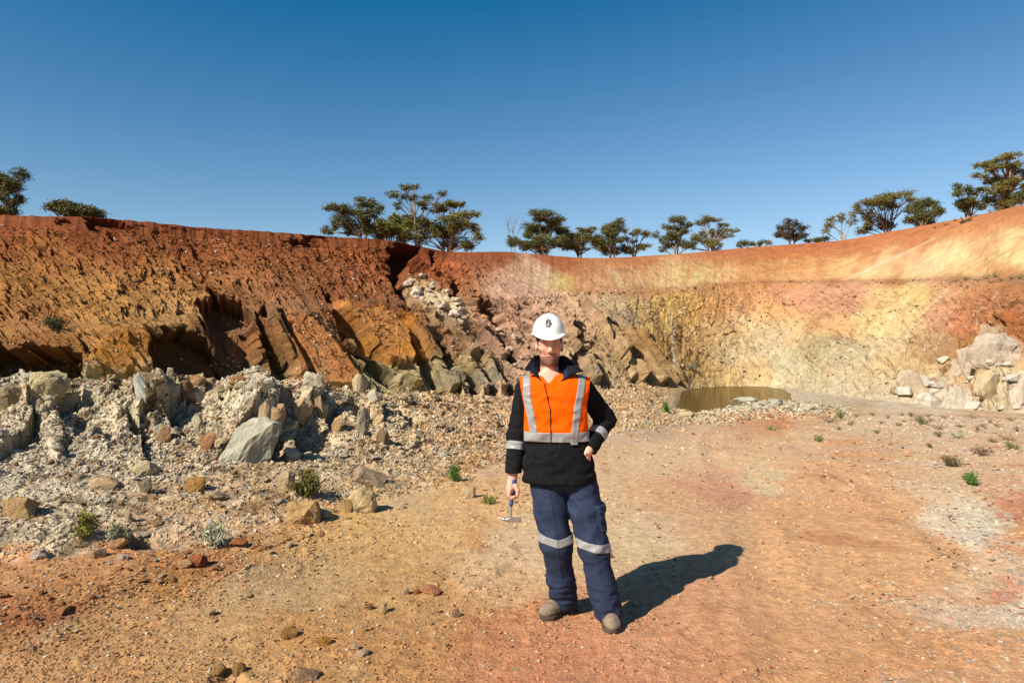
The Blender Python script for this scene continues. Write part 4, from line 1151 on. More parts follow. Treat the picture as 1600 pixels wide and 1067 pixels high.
def body(X, Y, Z):
    d = head(X, Y, Z)
    d = smin(d, cone(X, Y, Z, (HX, HY + .022, 1.60), (HX + .004, HY + .030, 1.47), .055, .060), .03)
    d = smin(d, smax(torso(X, Y, Z, -.026), Z - 1.49, .03), .035)
    d = smin(d, ellip(X, Y, Z, (HX - .004, 4.150, 1.440), (.085, .030, .10)), .03)
    for a, b_, c, w in ((shL, elL, wrL, 0), (shR, elR, wrR, 1)):
        d = smin(d, cone(X, Y, Z, a, b_, .050, .040), .03)
        d = smin(d, cone(X, Y, Z, b_, c, .041, .027), .015)
    d = smin(d, handL(X, Y, Z), .008)
    d = smin(d, handR(X, Y, Z), .008)
    d = smin(d, ellip(X, Y, Z, W(878, 735, 4.21), (.165, .105, .12)), .03)
    for h_, k_, a_ in ((hipL, knL, anL), (hipR, knR, anR)):
        d = smin(d, cone(X, Y, Z, h_, k_, .078, .056), .03)
        d = smin(d, cone(X, Y, Z, k_, a_, .054, .036), .02)
    return d
def skin_col(P):
    x, y, z = P[:, 0] - HX, P[:, 1] - HY, P[:, 2]
    base = lin((218, 164, 138))
    c = np.tile(base, (len(P), 1))
    def mix(m, rgb):
        nonlocal c
        m = np.clip(m, 0, 1)[:, None]; c = c * (1 - m) + lin(rgb) * m
    red = np.exp(-((np.abs(x) - .042) / .02) ** 2 - ((z - 1.650) / .02) ** 2) * (y < 0)
    mix(.45 * red, (196, 118, 98)); mix(.45 * np.exp(-(x / .016) ** 2 - ((z - 1.644) / .014) ** 2) * (y < -.08), (198, 122, 102))
    jaw = smooth01((1.628 - z) / .03) * smooth01((z - 1.535) / .02) * (y < .03) 
    jaw = np.maximum(jaw, smooth01((.045 - np.abs(x)) / .012) * np.exp(-((z - 1.622) / .007) ** 2) * (y < -.06))
    jaw = np.maximum(jaw, smooth01((np.abs(x) - .052) / .01) * smooth01((1.67 - z) / .03) * smooth01((z - 1.55) / .02) * (y < .01) * .8)
    grain = .75 + .35 * pnoise(P[:, 0] * 220, P[:, 1] * 220, P[:, 2] * 220, 5)
    mix(1.1 * jaw * grain, (70, 47, 34))
    lips = np.exp(-((z - 1.6035) / .0085) ** 4) * smooth01((.024 - np.abs(x)) / .006) * (y < -.075)
    mix(.8 * lips, (168, 98, 86))
    brow = np.exp(-((z - 1.708 + 6 * (np.abs(x) - .032) ** 2) / .006) ** 2) * smooth01((.020 - np.abs(np.abs(x) - .032)) / .006) * (y < -.05)
    mix(.85 * brow, (70, 48, 34))
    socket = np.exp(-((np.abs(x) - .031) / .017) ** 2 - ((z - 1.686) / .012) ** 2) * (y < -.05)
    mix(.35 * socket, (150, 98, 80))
    hand = (z < 1.0)
    mix(.30 * hand, (190, 116, 96))
    return c
fb = Fld((-.06, 3.98, .0), (.70, 4.46, 1.83), .0075)
Db = body(fb.X, fb.Y, fb.Z)
Pb, Fb = surface_nets(Db, fb.lo, .0075)
# refine head and hands, then settle every point on the exact surface
def refine(P, Fc, sel):
    """split the chosen quads in four, their neighbours fanned so that the surface stays closed"""
    n = len(P)
    fs = sel[Fc].any(1)
    e = np.concatenate([np.stack([Fc[fs][:, i], Fc[fs][:, (i + 1) % 4]], 1) for i in range(4)])
    e = np.sort(e, 1); ue, inv = np.unique(e[:, 0] * n + e[:, 1], return_inverse=True)
    mids = (P[ue // n] + P[ue % n]) / 2
    key = {int(k): i for i, k in enumerate(ue)}
    cent = P[Fc[fs]].mean(1)
    m = len(Fc[fs]); inv = inv.reshape(4, m)
    em = n + inv; cm = n + len(ue) + np.arange(m)
    q = [np.stack([Fc[fs][:, i], em[i], cm, em[(i - 1) % 4]], 1) for i in range(4)]
    # border quads that touch a split edge become triangle fans round their centre
    rest = Fc[~fs]; P2 = [P, mids, cent]
    tri = []
    keep = np.ones(len(rest), bool)
    allk = np.stack([np.sort(np.stack([rest[:, i], rest[:, (i + 1) % 4]], 1), 1) for i in range(4)], 1)
    kk = allk[..., 0].astype(np.int64) * n + allk[..., 1]
    touched = np.isin(kk, ue).any(1)
    extra = []; nxt = n + len(ue) + m
    for r, ks in zip(rest[touched], kk[touched]):
        extra.append(P[r].mean(0)); ci = nxt; nxt += 1
        for i in range(4):
            a, b_ = int(r[i]), int(r[(i + 1) % 4]); mi = key.get(int(ks[i]))
            if mi is None: tri.append((a, b_, ci))
            else: tri.append((a, n + mi, ci)); tri.append((n + mi, b_, ci))
    P2 = np.concatenate([P, mids, cent] + ([np.array(extra)] if extra else []))
    return P2, np.concatenate(q + [rest[~touched]]), np.array(tri).reshape(-1, 3)
def settle(P, fn, n=2, h=.0015, m=None):
    for _ in range(n):
        X, Y, Z = P[:, 0], P[:, 1], P[:, 2]
        d = fn(X, Y, Z)
        g = np.stack([fn(X + h, Y, Z) - d, fn(X, Y + h, Z) - d, fn(X, Y, Z + h) - d], 1) / h
        P = P - (d / np.maximum((g ** 2).sum(1), .25))[:, None] * g
    return P
headsel = (Pb[:, 2] > 1.53) | ((Pb[:, 2] < 1.01) & (Pb[:, 2] > .72) & ((Pb[:, 0] < .07) | ((Pb[:, 0] > .40) & (Pb[:, 1] < 4.14) & (Pb[:, 2] > .86))))
P2, Q2, T2 = refine(Pb, Fb, headsel)
P2 = settle(P2, body)
# once more on the face alone
used = np.zeros(len(P2), bool); used[T2.ravel()] = True
fsel = (P2[:, 2] > 1.545) & (P2[:, 1] < HY + .0) & ~used
P3, Q3, T3 = refine(P2, Q2, fsel) if not (np.isin(Q2, np.nonzero(fsel)[0]).any(1) & used[Q2].any(1)).any() else (P2, Q2, np.zeros((0, 3), int))
P3 = settle(P3, body)
bmx = bmesh.new()
vs = [bmx.verts.new(v) for v in (P3 - O)]
for q in list(Q3) + list(T2) + list(T3):
    try: bmx.faces.new([vs[i] for i in q]).smooth = True
    except ValueError: pass
mb = bpy.data.meshes.new('body'); bmx.to_mesh(mb); bmx.free()
ca = mb.color_attributes.new('col', 'FLOAT_COLOR', 'POINT')
c4 = np.ones((len(P3), 4), np.float32); c4[:, :3] = skin_col(P3); ca.data.foreach_set('color', c4.ravel())
mb.materials.append(M_skin)
link('body', mb, man)
for s in (-1, 1):
    ey = solid('eye', lambda X, Y, Z: sphere(X, Y, Z, (HX + s * .031, HY - .0835, 1.684), .0125), (HX + s * .031 - .018, HY - .102, 1.666), (HX + s * .031 + .018, HY - .066, 1.702), .002, M_eye, man, O)
    solid('iris', lambda X, Y, Z: ellip(X, Y, Z, (HX + s * .031, HY - .0955, 1.684), (.0055, .0015, .0055)), (HX + s * .031 - .01, HY - .101, 1.674), (HX + s * .031 + .01, HY - .090, 1.694), .001, M_iris, ey, O)
def hair(X, Y, Z):
    d = ellip(X, Y, Z, (HX, HY + .018, 1.715), (.0815, .101, .097)) - .002 * pnoise(X * 90, Y * 90, Z * 40, 7)
    back = np.interp(Y - HY, [-.06, -.03, .0, .05, .12], [1.72, 1.690, 1.668, 1.60, 1.585])
    d = smax(d, back - Z, .004)
    d = smax(d, (HY - .045) - Y, .004)
    return d
solid('hair', hair, (HX - .1, HY - .07, 1.56), (HX + .1, HY + .14, 1.80), .004, M_hair, man, O)
# hard hat
def shell(X, Y, Z):
    c = (HX - .004, HY + .012, 1.752)
    d = ellip(X, Y, Z, c, (.1005, .130, .119))
    rg = np.exp(-((X - c[0]) / .010) ** 2) * smooth01((Z - 1.80) / .04)
    d = d - .005 * rg
    hb = 1.740 - .024 * np.maximum(0, -(Y - c[1]) - .08) / .08 + .004 * ((X - c[0]) / .1) ** 2
    d = smax(d, hb - .002 - Z, .004)
    ins = ellip(X, Y, Z, c, (.087, .117, .106))
    d = smax(d, -smax(ins, 0 * Z - 1, .001), .002)
    # brim with a peak to the front
    yy = Y - c[1]
    r = np.sqrt(((X - c[0]) / (.108)) ** 2 + (np.where(yy < 0, yy / .182, yy / .139)) ** 2)
    hb = 1.740 - .024 * np.maximum(0, -yy - .08) / .08 + .004 * ((X - c[0]) / .1) ** 2
    br = smax((r - 1) * .105, np.abs(Z - hb) - .0055, .003)
    br = smax(br, -smax((np.sqrt(((X - c[0]) / .087) ** 2 + (yy / .117) ** 2) - 1) * .09, -9 + 0 * X, .001), .002)
    return smin(d, br, .008)
hh = solid('hard_hat', shell, (HX - .13, HY - .20, 1.69), (HX + .13, HY + .17, 1.90), .004, M_helmet, man, O)
def clip(X, Y, Z):
    cc = W(855.5, 504.5, HY - .108)
    d = rbox(X, Y, Z, cc, (.013, .012, .021), .003)
    d = smax(d, -rbox(X, Y, Z, cc + np.array([-.002, -.010, .002]), (.006, .006, .012), .002), .002)
    d = np.minimum(d, rbox(X, Y, Z, cc + np.array([.001, .006, .026]), (.005, .008, .010), .002))
    return d
solid('lamp_bracket', clip, (HX - .06, HY - .16, 1.76), (HX + .05, HY - .06, 1.88), .003, M_clip, hh, O)
def rear_cord(X, Y, Z):
    pts = [(HX - .004, HY + .012 + .131 * math.sin(a) * -1, 1.752 + .121 * math.cos(a)) for a in np.linspace(.15, .62, 6)]
    return chain(X, Y, Z, [np.array(p) for p in pts], [.0022] * 6, .001)
solid('cable_clip', rear_cord, (HX - .03, HY - .13, 1.80), (HX + .03, HY + .02, 1.89), .002, M_clip, hh, O)
# safety glasses
def lens(X, Y, Z):
    q = np.sqrt(((X - HX) / .076) ** 2 + ((Y - HY + .03) / .088) ** 2)
    d = np.abs(q - 1) * .076 - .0012
    zc = 1.682; hgt = .021 - .006 * np.exp(-((X - HX) / .012) ** 2) 
    d = smax(d, np.abs(Z - zc) - hgt, .003); d = smax(d, (Y - HY + .055), .003)
    return smax(d, .010 * (Z < 1.676) - np.abs(X - HX), .002)
ln_ = solid('safety_glasses', lens, (HX - .09, HY - .13, 1.65), (HX + .09, HY - .03, 1.715), .0025, M_lens, man, O)
def arms(X, Y, Z):
    q = None
    for s in (-1, 1):
        e = chain(X, Y, Z, [np.array((HX + s * .068, HY - .078, 1.690)), np.array((HX + s * .082, HY - .02, 1.690)), np.array((HX + s * .083, HY + .03, 1.682))], [.0028, .0024, .0022], .001)
        q = e if q is None else np.minimum(q, e)
    top = [np.array((HX + .074 * math.sin(a), HY - .03 - .0865 * math.cos(a), 1.702)) for a in np.linspace(-1.15, 1.15, 9)]
    return np.minimum(q, chain(X, Y, Z, top, [.0016] * 9, .001))
solid('glasses_frame', arms, (HX - .1, HY - .13, 1.66), (HX + .1, HY + .05, 1.72), .0025, M_clip, ln_, O)

# geologist's hammer, hanging head-down in his right hand
HO = W(799, 812, 4.11)
ham = empty('rock_hammer', HO)
tag(ham, 'steel rock hammer with a blue grip hanging head down from the man\'s hand', 'hammer')
hs0 = W(803, 752, 4.138); hs1 = W(798.5, 788, 4.119); hs2 = W(797.2, 811, 4.108)
def grip(X, Y, Z):
    d = chain(X, Y, Z, [hs0, hs0 * .5 + hs1 * .5, hs1], [.0155, .0135, .0125], .004)
    t = (X * 0 + Z) * 220
    return d - .0007 * np.sin(t)
solid('grip', grip, np.minimum(hs0, hs1) - .04, np.maximum(hs0, hs1) + .04, .003, M_grip, ham, HO)
def shank(X, Y, Z): return cone(X, Y, Z, hs1, hs2, .0072, .0080, .8)
solid('shaft', shank, np.minimum(hs1, hs2) - .03, np.maximum(hs1, hs2) + .03, .0025, M_steel, ham, HO)
def hhead(X, Y, Z):
    c = hs2
    d = rbox(X, Y, Z, c + np.array([.034, 0, -.001]), (.034, .0125, .0125), .002)
    d = smin(d, rbox(X, Y, Z, c, (.016, .012, .014), .003), .006)
    pk = [c + np.array([-.008, 0, -.001]), c + np.array([-.038, .002, .001]), c + np.array([-.074, .004, .010])]
    return smin(d, chain(X, Y, Z, pk, [.0125, .0085, .0022], .004), .006)
solid('head', hhead, hs2 - np.array([.09, .03, .03]), hs2 + np.array([.085, .03, .03]), .003, M_steel, ham, HO)
# ------------------------------------------------------------------ stones
M_stone = earth_mat('stone', 7, .72, 1.25, .8, 16, .02)
def hull_rock(seed, dims=(1, 1, 1), npts=22, chip=.0, sub=0):
    """an angular broken stone about 1 m across, flat faces and worn corners"""
    r = random.Random(seed)
    bm_ = bmesh.new()
    for i in range(npts):
        v = Vector((r.gauss(0, 1), r.gauss(0, 1), r.gauss(0, 1))); v.normalize()
        q = max(abs(v.x), abs(v.y), abs(v.z)); v = v * (.55 * (1 - .55) + .55 * (.5 / q)) * r.uniform(.82, 1.06)
        bm_.verts.new((v.x * dims[0], v.y * dims[1], v.z * dims[2]))
    res = bmesh.ops.convex_hull(bm_, input=bm_.verts)
    bmesh.ops.delete(bm_, geom=[g for g in res['geom_interior'] if isinstance(g, bmesh.types.BMVert)], context='VERTS')
    if sub:
        bmesh.ops.triangulate(bm_, faces=bm_.faces)
        bmesh.ops.subdivide_edges(bm_, edges=bm_.edges, cuts=sub, use_grid_fill=True)
        bmesh.ops.triangulate(bm_, faces=bm_.faces)
        co = np.array([v.co for v in bm_.verts])
        d = chip * (fbm(co[:, 0] + seed, co[:, 1], co[:, 2], .45, 4, seed) + .35 * fbm(co[:, 0] + seed, co[:, 1], co[:, 2] * 3, .3, 3, seed + 9, ridged=True))
        bm_.normal_update()
        for v, k in zip(bm_.verts, d): v.co += v.normal * float(k)
    me = bpy.data.meshes.new('rock'); bm_.to_mesh(me); bm_.free()
    return me
def color_mesh(me, rgb, seed, spread=.10, second=None):
    n = len(me.vertices); co = np.zeros(n * 3, np.float32); me.vertices.foreach_get('co', co); co = co.reshape(-1, 3)
    c = np.tile(lin(rgb) * ALB, (n, 1))
    k = fbm(co[:, 0] + seed * 3.1, co[:, 1], co[:, 2], .5, 3, seed)
    c = c * (1 + 1.6 * spread * k)[:, None]
    if second is not None:
        m = smooth01((fbm(co[:, 0], co[:, 1] + seed, co[:, 2], .7, 3, seed + 4) - .0) * 4)[:, None] * .8
        c = c * (1 - m) + lin(second) * ALB * m
    a = me.color_attributes.new('col', 'FLOAT_COLOR', 'POINT')
    c4 = np.ones((n, 4), np.float32); c4[:, :3] = np.clip(c, .005, .9); a.data.foreach_set('color', c4.ravel())
    me.materials.append(M_stone)

def place_rock(px, py, wpx, hpx, rgb, label, name='rock', deep=.85, seed=0, sub=2, tilt=None, second=None, group=None, kmin=1.0, kmax=10.9, cat='rock', bury=.30, chip=.18, push=.25):
    P, n, i, j = hit(px, py + hpx * .42, kmin, kmax)
    m = P[1] / F
    w, h_ = wpx * m, hpx * m
    me = hull_rock(seed + 400, (1, 1, 1), 20, chip, sub)
    soil = CC[i, j] / ALB
    rgb = tuple(np.array(rgb) * .62 + .38 * 255 * np.clip(soil, 0, 1) ** (1 / 2.2))
    color_mesh(me, rgb, seed, .12, second)
    o = link(name, me, None)
    up = Vector((0, 0, 1))
    dep = w * deep
    o.scale = (w * 1.12, dep, h_ * (1.15 + bury))
    r = random.Random(seed)
    o.rotation_euler = (r.uniform(-.15, .15), tilt if tilt is not None else r.uniform(-.2, .2), r.uniform(-.4, .4))
    o.location = P + Vector((0, dep * push, 0)) + up * h_ * (.5 - bury * .6)
    return tag(o, label, cat, group)

T_ = dict
STONES = [
 (69,606,48,36,(196,178,126),'large yellowish boulder with a flat top on the left bank crest',{'sub':4,'second':(176,160,120)}),
 (12,622,40,32,(124,102,70),'shaded olive brown boulder at the left edge of the bank crest',{'sub':3}),
 (47,590,15,11,(206,216,204),'small pale greenish stone behind the yellowish crest boulder',{}),
 (219,604,16,34,(196,204,192),'slanted pale grey green stone standing on the bank crest',{'tilt':-.45,'sub':3,'second':(160,172,160)}),
 (233,592,28,15,(150,120,72),'brown flat stone behind the slanted grey green stone',{}),
 (303,596,24,15,(182,132,78),'tan wedge shaped stone on the bank crest',{}),
 (326,597,18,10,(192,164,116),'low buff stone right of the tan wedge on the crest',{}),
 (362,595,26,9,(192,130,72),'orange brown slab lying along the bank crest',{'tilt':-.15}),
 (382,592,17,8,(218,208,188),'white flat stone at the right end of the orange crest slab',{}),
 (286,612,20,20,(152,112,72),'brown block stuck in the bank below the tan crest wedge',{}),
 (255,682,19,24,(152,106,62),'brown triangular stone in the hollow of the bank',{'tilt':.3}),
 (249,670,18,12,(182,188,172),'pale grey green stone lying on the brown triangular stone',{}),
 (322,690,21,25,(168,106,60),'rust coloured knobbly stone at the foot of the dark hollow',{'sub':3,'chip':.24}),
 (306,664,15,24,(194,178,148),'pale upright stone above the rust coloured knobbly stone',{}),
 (290,677,12,10,(170,140,100),'small tan stone between brown triangle and rust coloured stone',{}),
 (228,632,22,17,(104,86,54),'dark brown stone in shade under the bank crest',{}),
 (390,692,60,72,(178,184,166),'big pale grey green boulder leaning in the middle of the bank',{'sub':5,'tilt':.5,'second':(150,156,138),'chip':.2,'deep':.7}),
 (426,656,25,32,(172,120,70),'orange brown block right above the big grey green boulder',{'sub':3}),
 (408,644,15,32,(208,172,118),'narrow cream yellow stone beside the orange brown block',{}),
 (400,610,26,15,(222,214,196),'white chunk on the bank crest above the big boulder',{}),
 (480,612,26,24,(198,188,164),'lumpy off white block near the crest',{'sub':3,'chip':.25}),
 (502,640,15,28,(168,130,86),'tan stone standing upright in the bank',{}),
 (474,664,26,28,(188,152,102),'tan boulder beside a deep shadow in the bank',{'sub':3}),
 (528,664,17,22,(194,152,98),'light tan stone left of the greyish stone in the bank',{}),
 (562,660,21,32,(170,164,136),'greyish stone standing in the bank',{'sub':3}),
 (596,684,17,22,(120,96,70),'dark brown stone at the right end of the bank shadows',{}),
 (556,603,20,26,(204,184,142),'cream block below the big orange rock slab',{}),
 (575,619,14,15,(220,212,196),'white stone on the crest below the wall slabs',{}),
 (455,709,22,13,(198,208,196),'pale green white stone at the foot of the big boulder',{'tilt':.5}),
 (446,687,32,9,(174,158,112),'thin yellowish slab right of the big boulder',{}),
 (303,761,27,23,(172,120,52),'ochre boulder lying on the gravel slope',{'sub':3}),
 (22,798,46,28,(174,132,72),'rounded ochre boulder at the left edge of the gravel slope',{'sub':3}),
 (58,867,23,12,(208,208,206),'white stone at the lower left of the gravel slope',{}),
 (228,760,18,19,(112,108,88),'dark grey pointed stone on the gravel slope',{}),
 (226,732,34,16,(182,162,118),'tan slab half sunk in the gravel slope',{'tilt':-.1}),
 (336,773,30,10,(168,154,128),'grey flat slab right of the ochre boulder',{}),
 (156,758,42,13,(188,152,108),'flat tan stone sunk in the left gravel slope',{'tilt':.15}),
 (470,804,46,31,(204,168,112),'large buff boulder with a flat top at the foot of the bank',{'sub':4,'second':(186,146,94)}),
 (501,801,27,19,(200,186,156),'pale grey stone right of the large buff boulder',{}),
 (566,786,38,36,(206,186,146),'cream boulder with a dark right face at the foot of the bank',{'sub':4,'second':(120,104,84)}),
 (542,792,16,22,(190,154,104),'small tan stone left of the cream boulder',{}),
 (447,752,24,28,(188,168,128),'pale slab leaning beside the olive bush',{'tilt':.5}),
 (575,748,46,22,(164,142,122),'mauve grey flat slab on the slope above the cream boulder',{'tilt':.35,'sub':3}),
 (733,771,21,16,(208,188,148),'pale pointed stone at the track edge left of the man',{}),
 (200,807,10,16,(190,172,136),'pale stone standing upright near the yellow green bush',{}),
 (180,852,24,14,(188,150,108),'tan stone below the grey saltbush',{}),
 (191,871,15,10,(222,216,208),'white pebble among rusty stones below the grey saltbush',{}),
 (370,850,24,11,(168,88,52),'brick red stone right of the pale grey bush',{}),
 (305,879,26,15,(150,80,46),'dark red stone in the rusty ledge',{}),
 (287,881,22,10,(214,182,130),'cream stone in front of the dark red stone',{}),
 (148,864,24,14,(168,150,126),'grey brown stone left of the rusty ledge',{}),
 (327,958,17,11,(214,188,138),'lone cream stone on the sandy ground',{}),
 (634,921,8,18,(222,202,168),'small white stone standing on the sandy ground',{}),
 (650,925,11,8,(176,82,46),'brick red stone beside the white standing stone',{}),
 (673,923,27,9,(190,116,92),'flat pink stone right of the brick red stone',{}),
 (575,947,13,9,(110,78,58),'dark brown stone left of the cream stone pair',{}),
 (598,951,15,14,(216,186,136),'cream stone on the sandy ground left of the man',{}),
 (713,959,12,12,(140,118,96),'grey brown stone with a sharp shadow left of the boots',{}),
 (478,1056,34,14,(150,128,108),'flat grey stone at the bottom edge of the ground',{}),
 (344,1050,18,18,(168,128,72),'earthy yellow clod on the lower left ground',{'cat':'clod','chip':.25}),
 (372,1048,16,18,(164,122,70),'earthy brown clod right of the yellow clod',{'cat':'clod','chip':.25}),
 (450,992,22,15,(172,128,66),'ochre clod on the sandy ground below the ledge',{'cat':'clod','chip':.25}),
 (505,1003,20,10,(192,132,56),'orange clod in the middle of the sandy ground',{'cat':'clod','chip':.2}),
 (553,1012,12,8,(220,200,160),'cream flat chip near the orange clod',{}),
 (565,1022,18,7,(222,206,172),'long cream chip below the cream flat chip',{}),
 (1498,780,13,8,(228,222,206),'white stone on the stony ground at the right',{}),
 (1165,626,36,9,(214,210,196),'long pale rock on the low bank before the pond',{'sub':3}),
 (1215,629,24,10,(208,202,184),'pale rock right of the long pale rock before the pond',{'sub':3}),
 (1128,634,26,10,(206,200,182),'pale lump left of the long pale rock before the pond',{'sub':3}),
 (1262,636,18,9,(200,190,166),'small pale rock at the right end of the low bank',{}),
 (1075,646,20,8,(190,164,126),'tan rock at the left end of the pond bank',{}),
 (948,869,14,6,(176,84,60),'brick red stone in front of the shadow by the man',{}),
 (1400,612,18,9,(150,124,96),'brown boulder at the foot of the far pale wall',{'kmax':8}),
]
WALLROCK = dict(kmin=5.8, kmax=7, sub=4, chip=.2, bury=.4, deep=.5, push=.42, cat='boulder')
STONES += [
 (1566,550,62,44,(206,196,180),'largest pale grey boulder in the foot of the wall at the right edge',dict(WALLROCK,second=(200,186,160))),
 (1519,567,24,40,(212,200,186),'upright pale slab left of the largest pale boulder',dict(WALLROCK)),
 (1498,577,18,26,(208,192,172),'small pale slab left of the upright pale slab',dict(WALLROCK)),
 (1500,628,38,32,(214,200,180),'wide whitish boulder low at the foot of the right wall',dict(WALLROCK)),
 (1556,606,42,40,(210,186,146),'cream yellow boulder below the largest pale boulder',dict(WALLROCK,second=(206,178,132))),
 (1426,596,34,28,(206,184,156),'beige boulder alone in the middle of the right wall foot',dict(WALLROCK)),
 (1458,637,38,22,(226,214,198),'low white boulder left of the wide whitish boulder',dict(WALLROCK)),
 (1606,606,40,44,(218,206,186),'pale boulder cut by the right picture edge',dict(WALLROCK)),
 (1556,520,32,22,(206,178,140),'tan boulder on top of the largest pale boulder',dict(WALLROCK)),
]
for q, (px, py, w_, h_, rgb, lab, kw) in enumerate(STONES):
    place_rock(px, py, w_, h_, rgb, lab, 'boulder' if w_ * h_ > 900 else ('clod' if kw.get('cat') == 'clod' else 'rock'), seed=q + 1, **kw)

# stones that nothing tells apart: shared meshes, one object each
LIB = []
def lib(rgb, n=4, group=None):
    out = []
    for k in range(n):
        me = hull_rock(900 + len(LIB) * 7, (1, 1, .8), 16, .12, 1); color_mesh(me, rgb, 60 + len(LIB), .12); LIB.append(me); out.append(me)
    return out
def strew(n, area, size, rgb, label, group, name='rock', kmin=1.0, kmax=10.9, cat='stone', flat=.7, n_lib=4):
    ms = lib(rgb, n_lib)
    done = 0; r = random.Random(len(LIB))
    xs = [p[0] for p in area]; ys = [p[1] for p in area]
    while done < n:
        px, py = r.uniform(min(xs), max(xs)), r.uniform(min(ys), max(ys))
        if poly_sd(np.array([px]), np.array([py]), area)[0] < 0: continue
        P, nn, i, j = hit(px, py, kmin, kmax)
        s_ = size[0] * (size[1] / size[0]) ** (r.random() ** 1.8) * P[1] / F
        o = link(name, ms[done % len(ms)])
        o.scale = (s_ * r.uniform(.9, 1.3), s_ * r.uniform(.8, 1.1), s_ * flat * r.uniform(.7, 1.2))
        o.rotation_euler = (r.uniform(-.4, .4), r.uniform(-.4, .4), r.uniform(0, 6.28))
        o.location = P + Vector((0, 0, s_ * flat * .22))
        tag(o, label, cat, group); done += 1
BANK = [(-10, 610), (200, 606), (400, 608), (560, 618), (700, 640), (700, 735), (560, 775), (430, 815), (200, 850), (-10, 870)]
strew(26, BANK, (9, 20), (198, 184, 160), 'loose pale grey stone on the rubble bank', 'pale grey stones on the rubble bank')
strew(20, BANK, (9, 18), (178, 140, 96), 'loose tan stone on the rubble bank', 'tan stones on the rubble bank')
strew(10, BANK, (8, 15), (150, 104, 64), 'loose brown stone on the rubble bank', 'brown stones on the rubble bank')
strew(10, BANK, (8, 13), (220, 214, 200), 'loose white stone on the rubble bank', 'white stones on the rubble bank')
CREST = [(-10, 592), (200, 595), (400, 600), (560, 610), (700, 624), (700, 634), (560, 626), (400, 614), (200, 610), (-10, 606)]
strew(26, CREST, (8, 18), (188, 164, 124), 'buff stone along the crest of the rubble bank', 'buff stones along the bank crest')
BANK2 = [(700, 632), (1000, 638), (1090, 640), (1060, 656), (940, 676), (840, 705), (740, 735), (700, 730)]
strew(18, BANK2, (7, 13), (196, 158, 116), 'tan stone on the low bank behind the man', 'tan stones on the low bank behind the man')
BANK3 = [(1085, 637), (1200, 629), (1290, 636), (1340, 644), (1280, 650), (1180, 644), (1100, 652)]
strew(20, BANK3, (7, 15), (204, 196, 174), 'pale stone on the low bank before the pond', 'pale stones before the pond')
LEDGE = [(60, 905), (200, 868), (330, 852), (440, 838), (600, 795), (640, 790), (560, 830), (430, 868), (300, 905), (120, 955), (0, 985), (0, 930)]
strew(34, LEDGE, (9, 22), (188, 132, 84), 'rusty tan stone along the foot of the bank', 'rusty tan stones along the foot of the bank', flat=.5)
strew(20, LEDGE, (8, 18), (214, 188, 148), 'cream stone along the foot of the bank', 'cream stones along the foot of the bank', flat=.5)
SCREE = [(632, 445), (660, 432), (690, 450), (712, 466), (726, 490), (722, 512), (704, 506), (680, 480), (650, 468)]
strew(34, SCREE, (9, 20), (222, 198, 172), 'pinkish white block in the rockfall below the cave', 'pinkish white rockfall blocks', name='fallen_block', kmin=6, cat='rock', flat=.9)
strew(14, [(772, 500), (800, 520), (818, 560), (806, 590), (790, 560)], (8, 15), (216, 184, 160), 'pale pink block on the wall slope left of the man', 'pale pink blocks left of the man', name='fallen_block', kmin=6, cat='rock', flat=.8)
RIMW = [(555, 372), (640, 376), (645, 379), (560, 376)]
RIGHTG = [(1470, 770), (1560, 780), (1600, 830), (1600, 980), (1540, 900), (1500, 840)]
strew(24, RIGHTG, (7, 17), (216, 196, 168), 'pale stone chip on the stony ground at the right edge', 'pale stone chips at the right edge', name='stone_chip', flat=.35)
strew(14, [(1300, 660), (1600, 665), (1600, 760), (1450, 760), (1330, 700)], (6, 12), (208, 180, 146), 'light stone among the low bushes at the right', 'light stones among the low bushes', name='stone_chip', flat=.5)
strew(26, [(1405, 610), (1440, 580), (1500, 555), (1600, 575), (1600, 648), (1480, 652), (1400, 640)], (10, 24), (216, 204, 184), 'pale block set in the foot of the wall at the right', 'pale blocks in the right wall foot', name='wall_block', kmin=5.8, kmax=7, cat='rock', flat=.9)
GRD = [(100, 1000), (420, 905), (700, 830), (850, 900), (820, 1050), (300, 1060)]
strew(24, GRD, (7, 13), (206, 170, 120), 'buff chip of stone on the sandy ground left of the man', 'buff chips on the sandy ground', name='stone_chip', flat=.5)

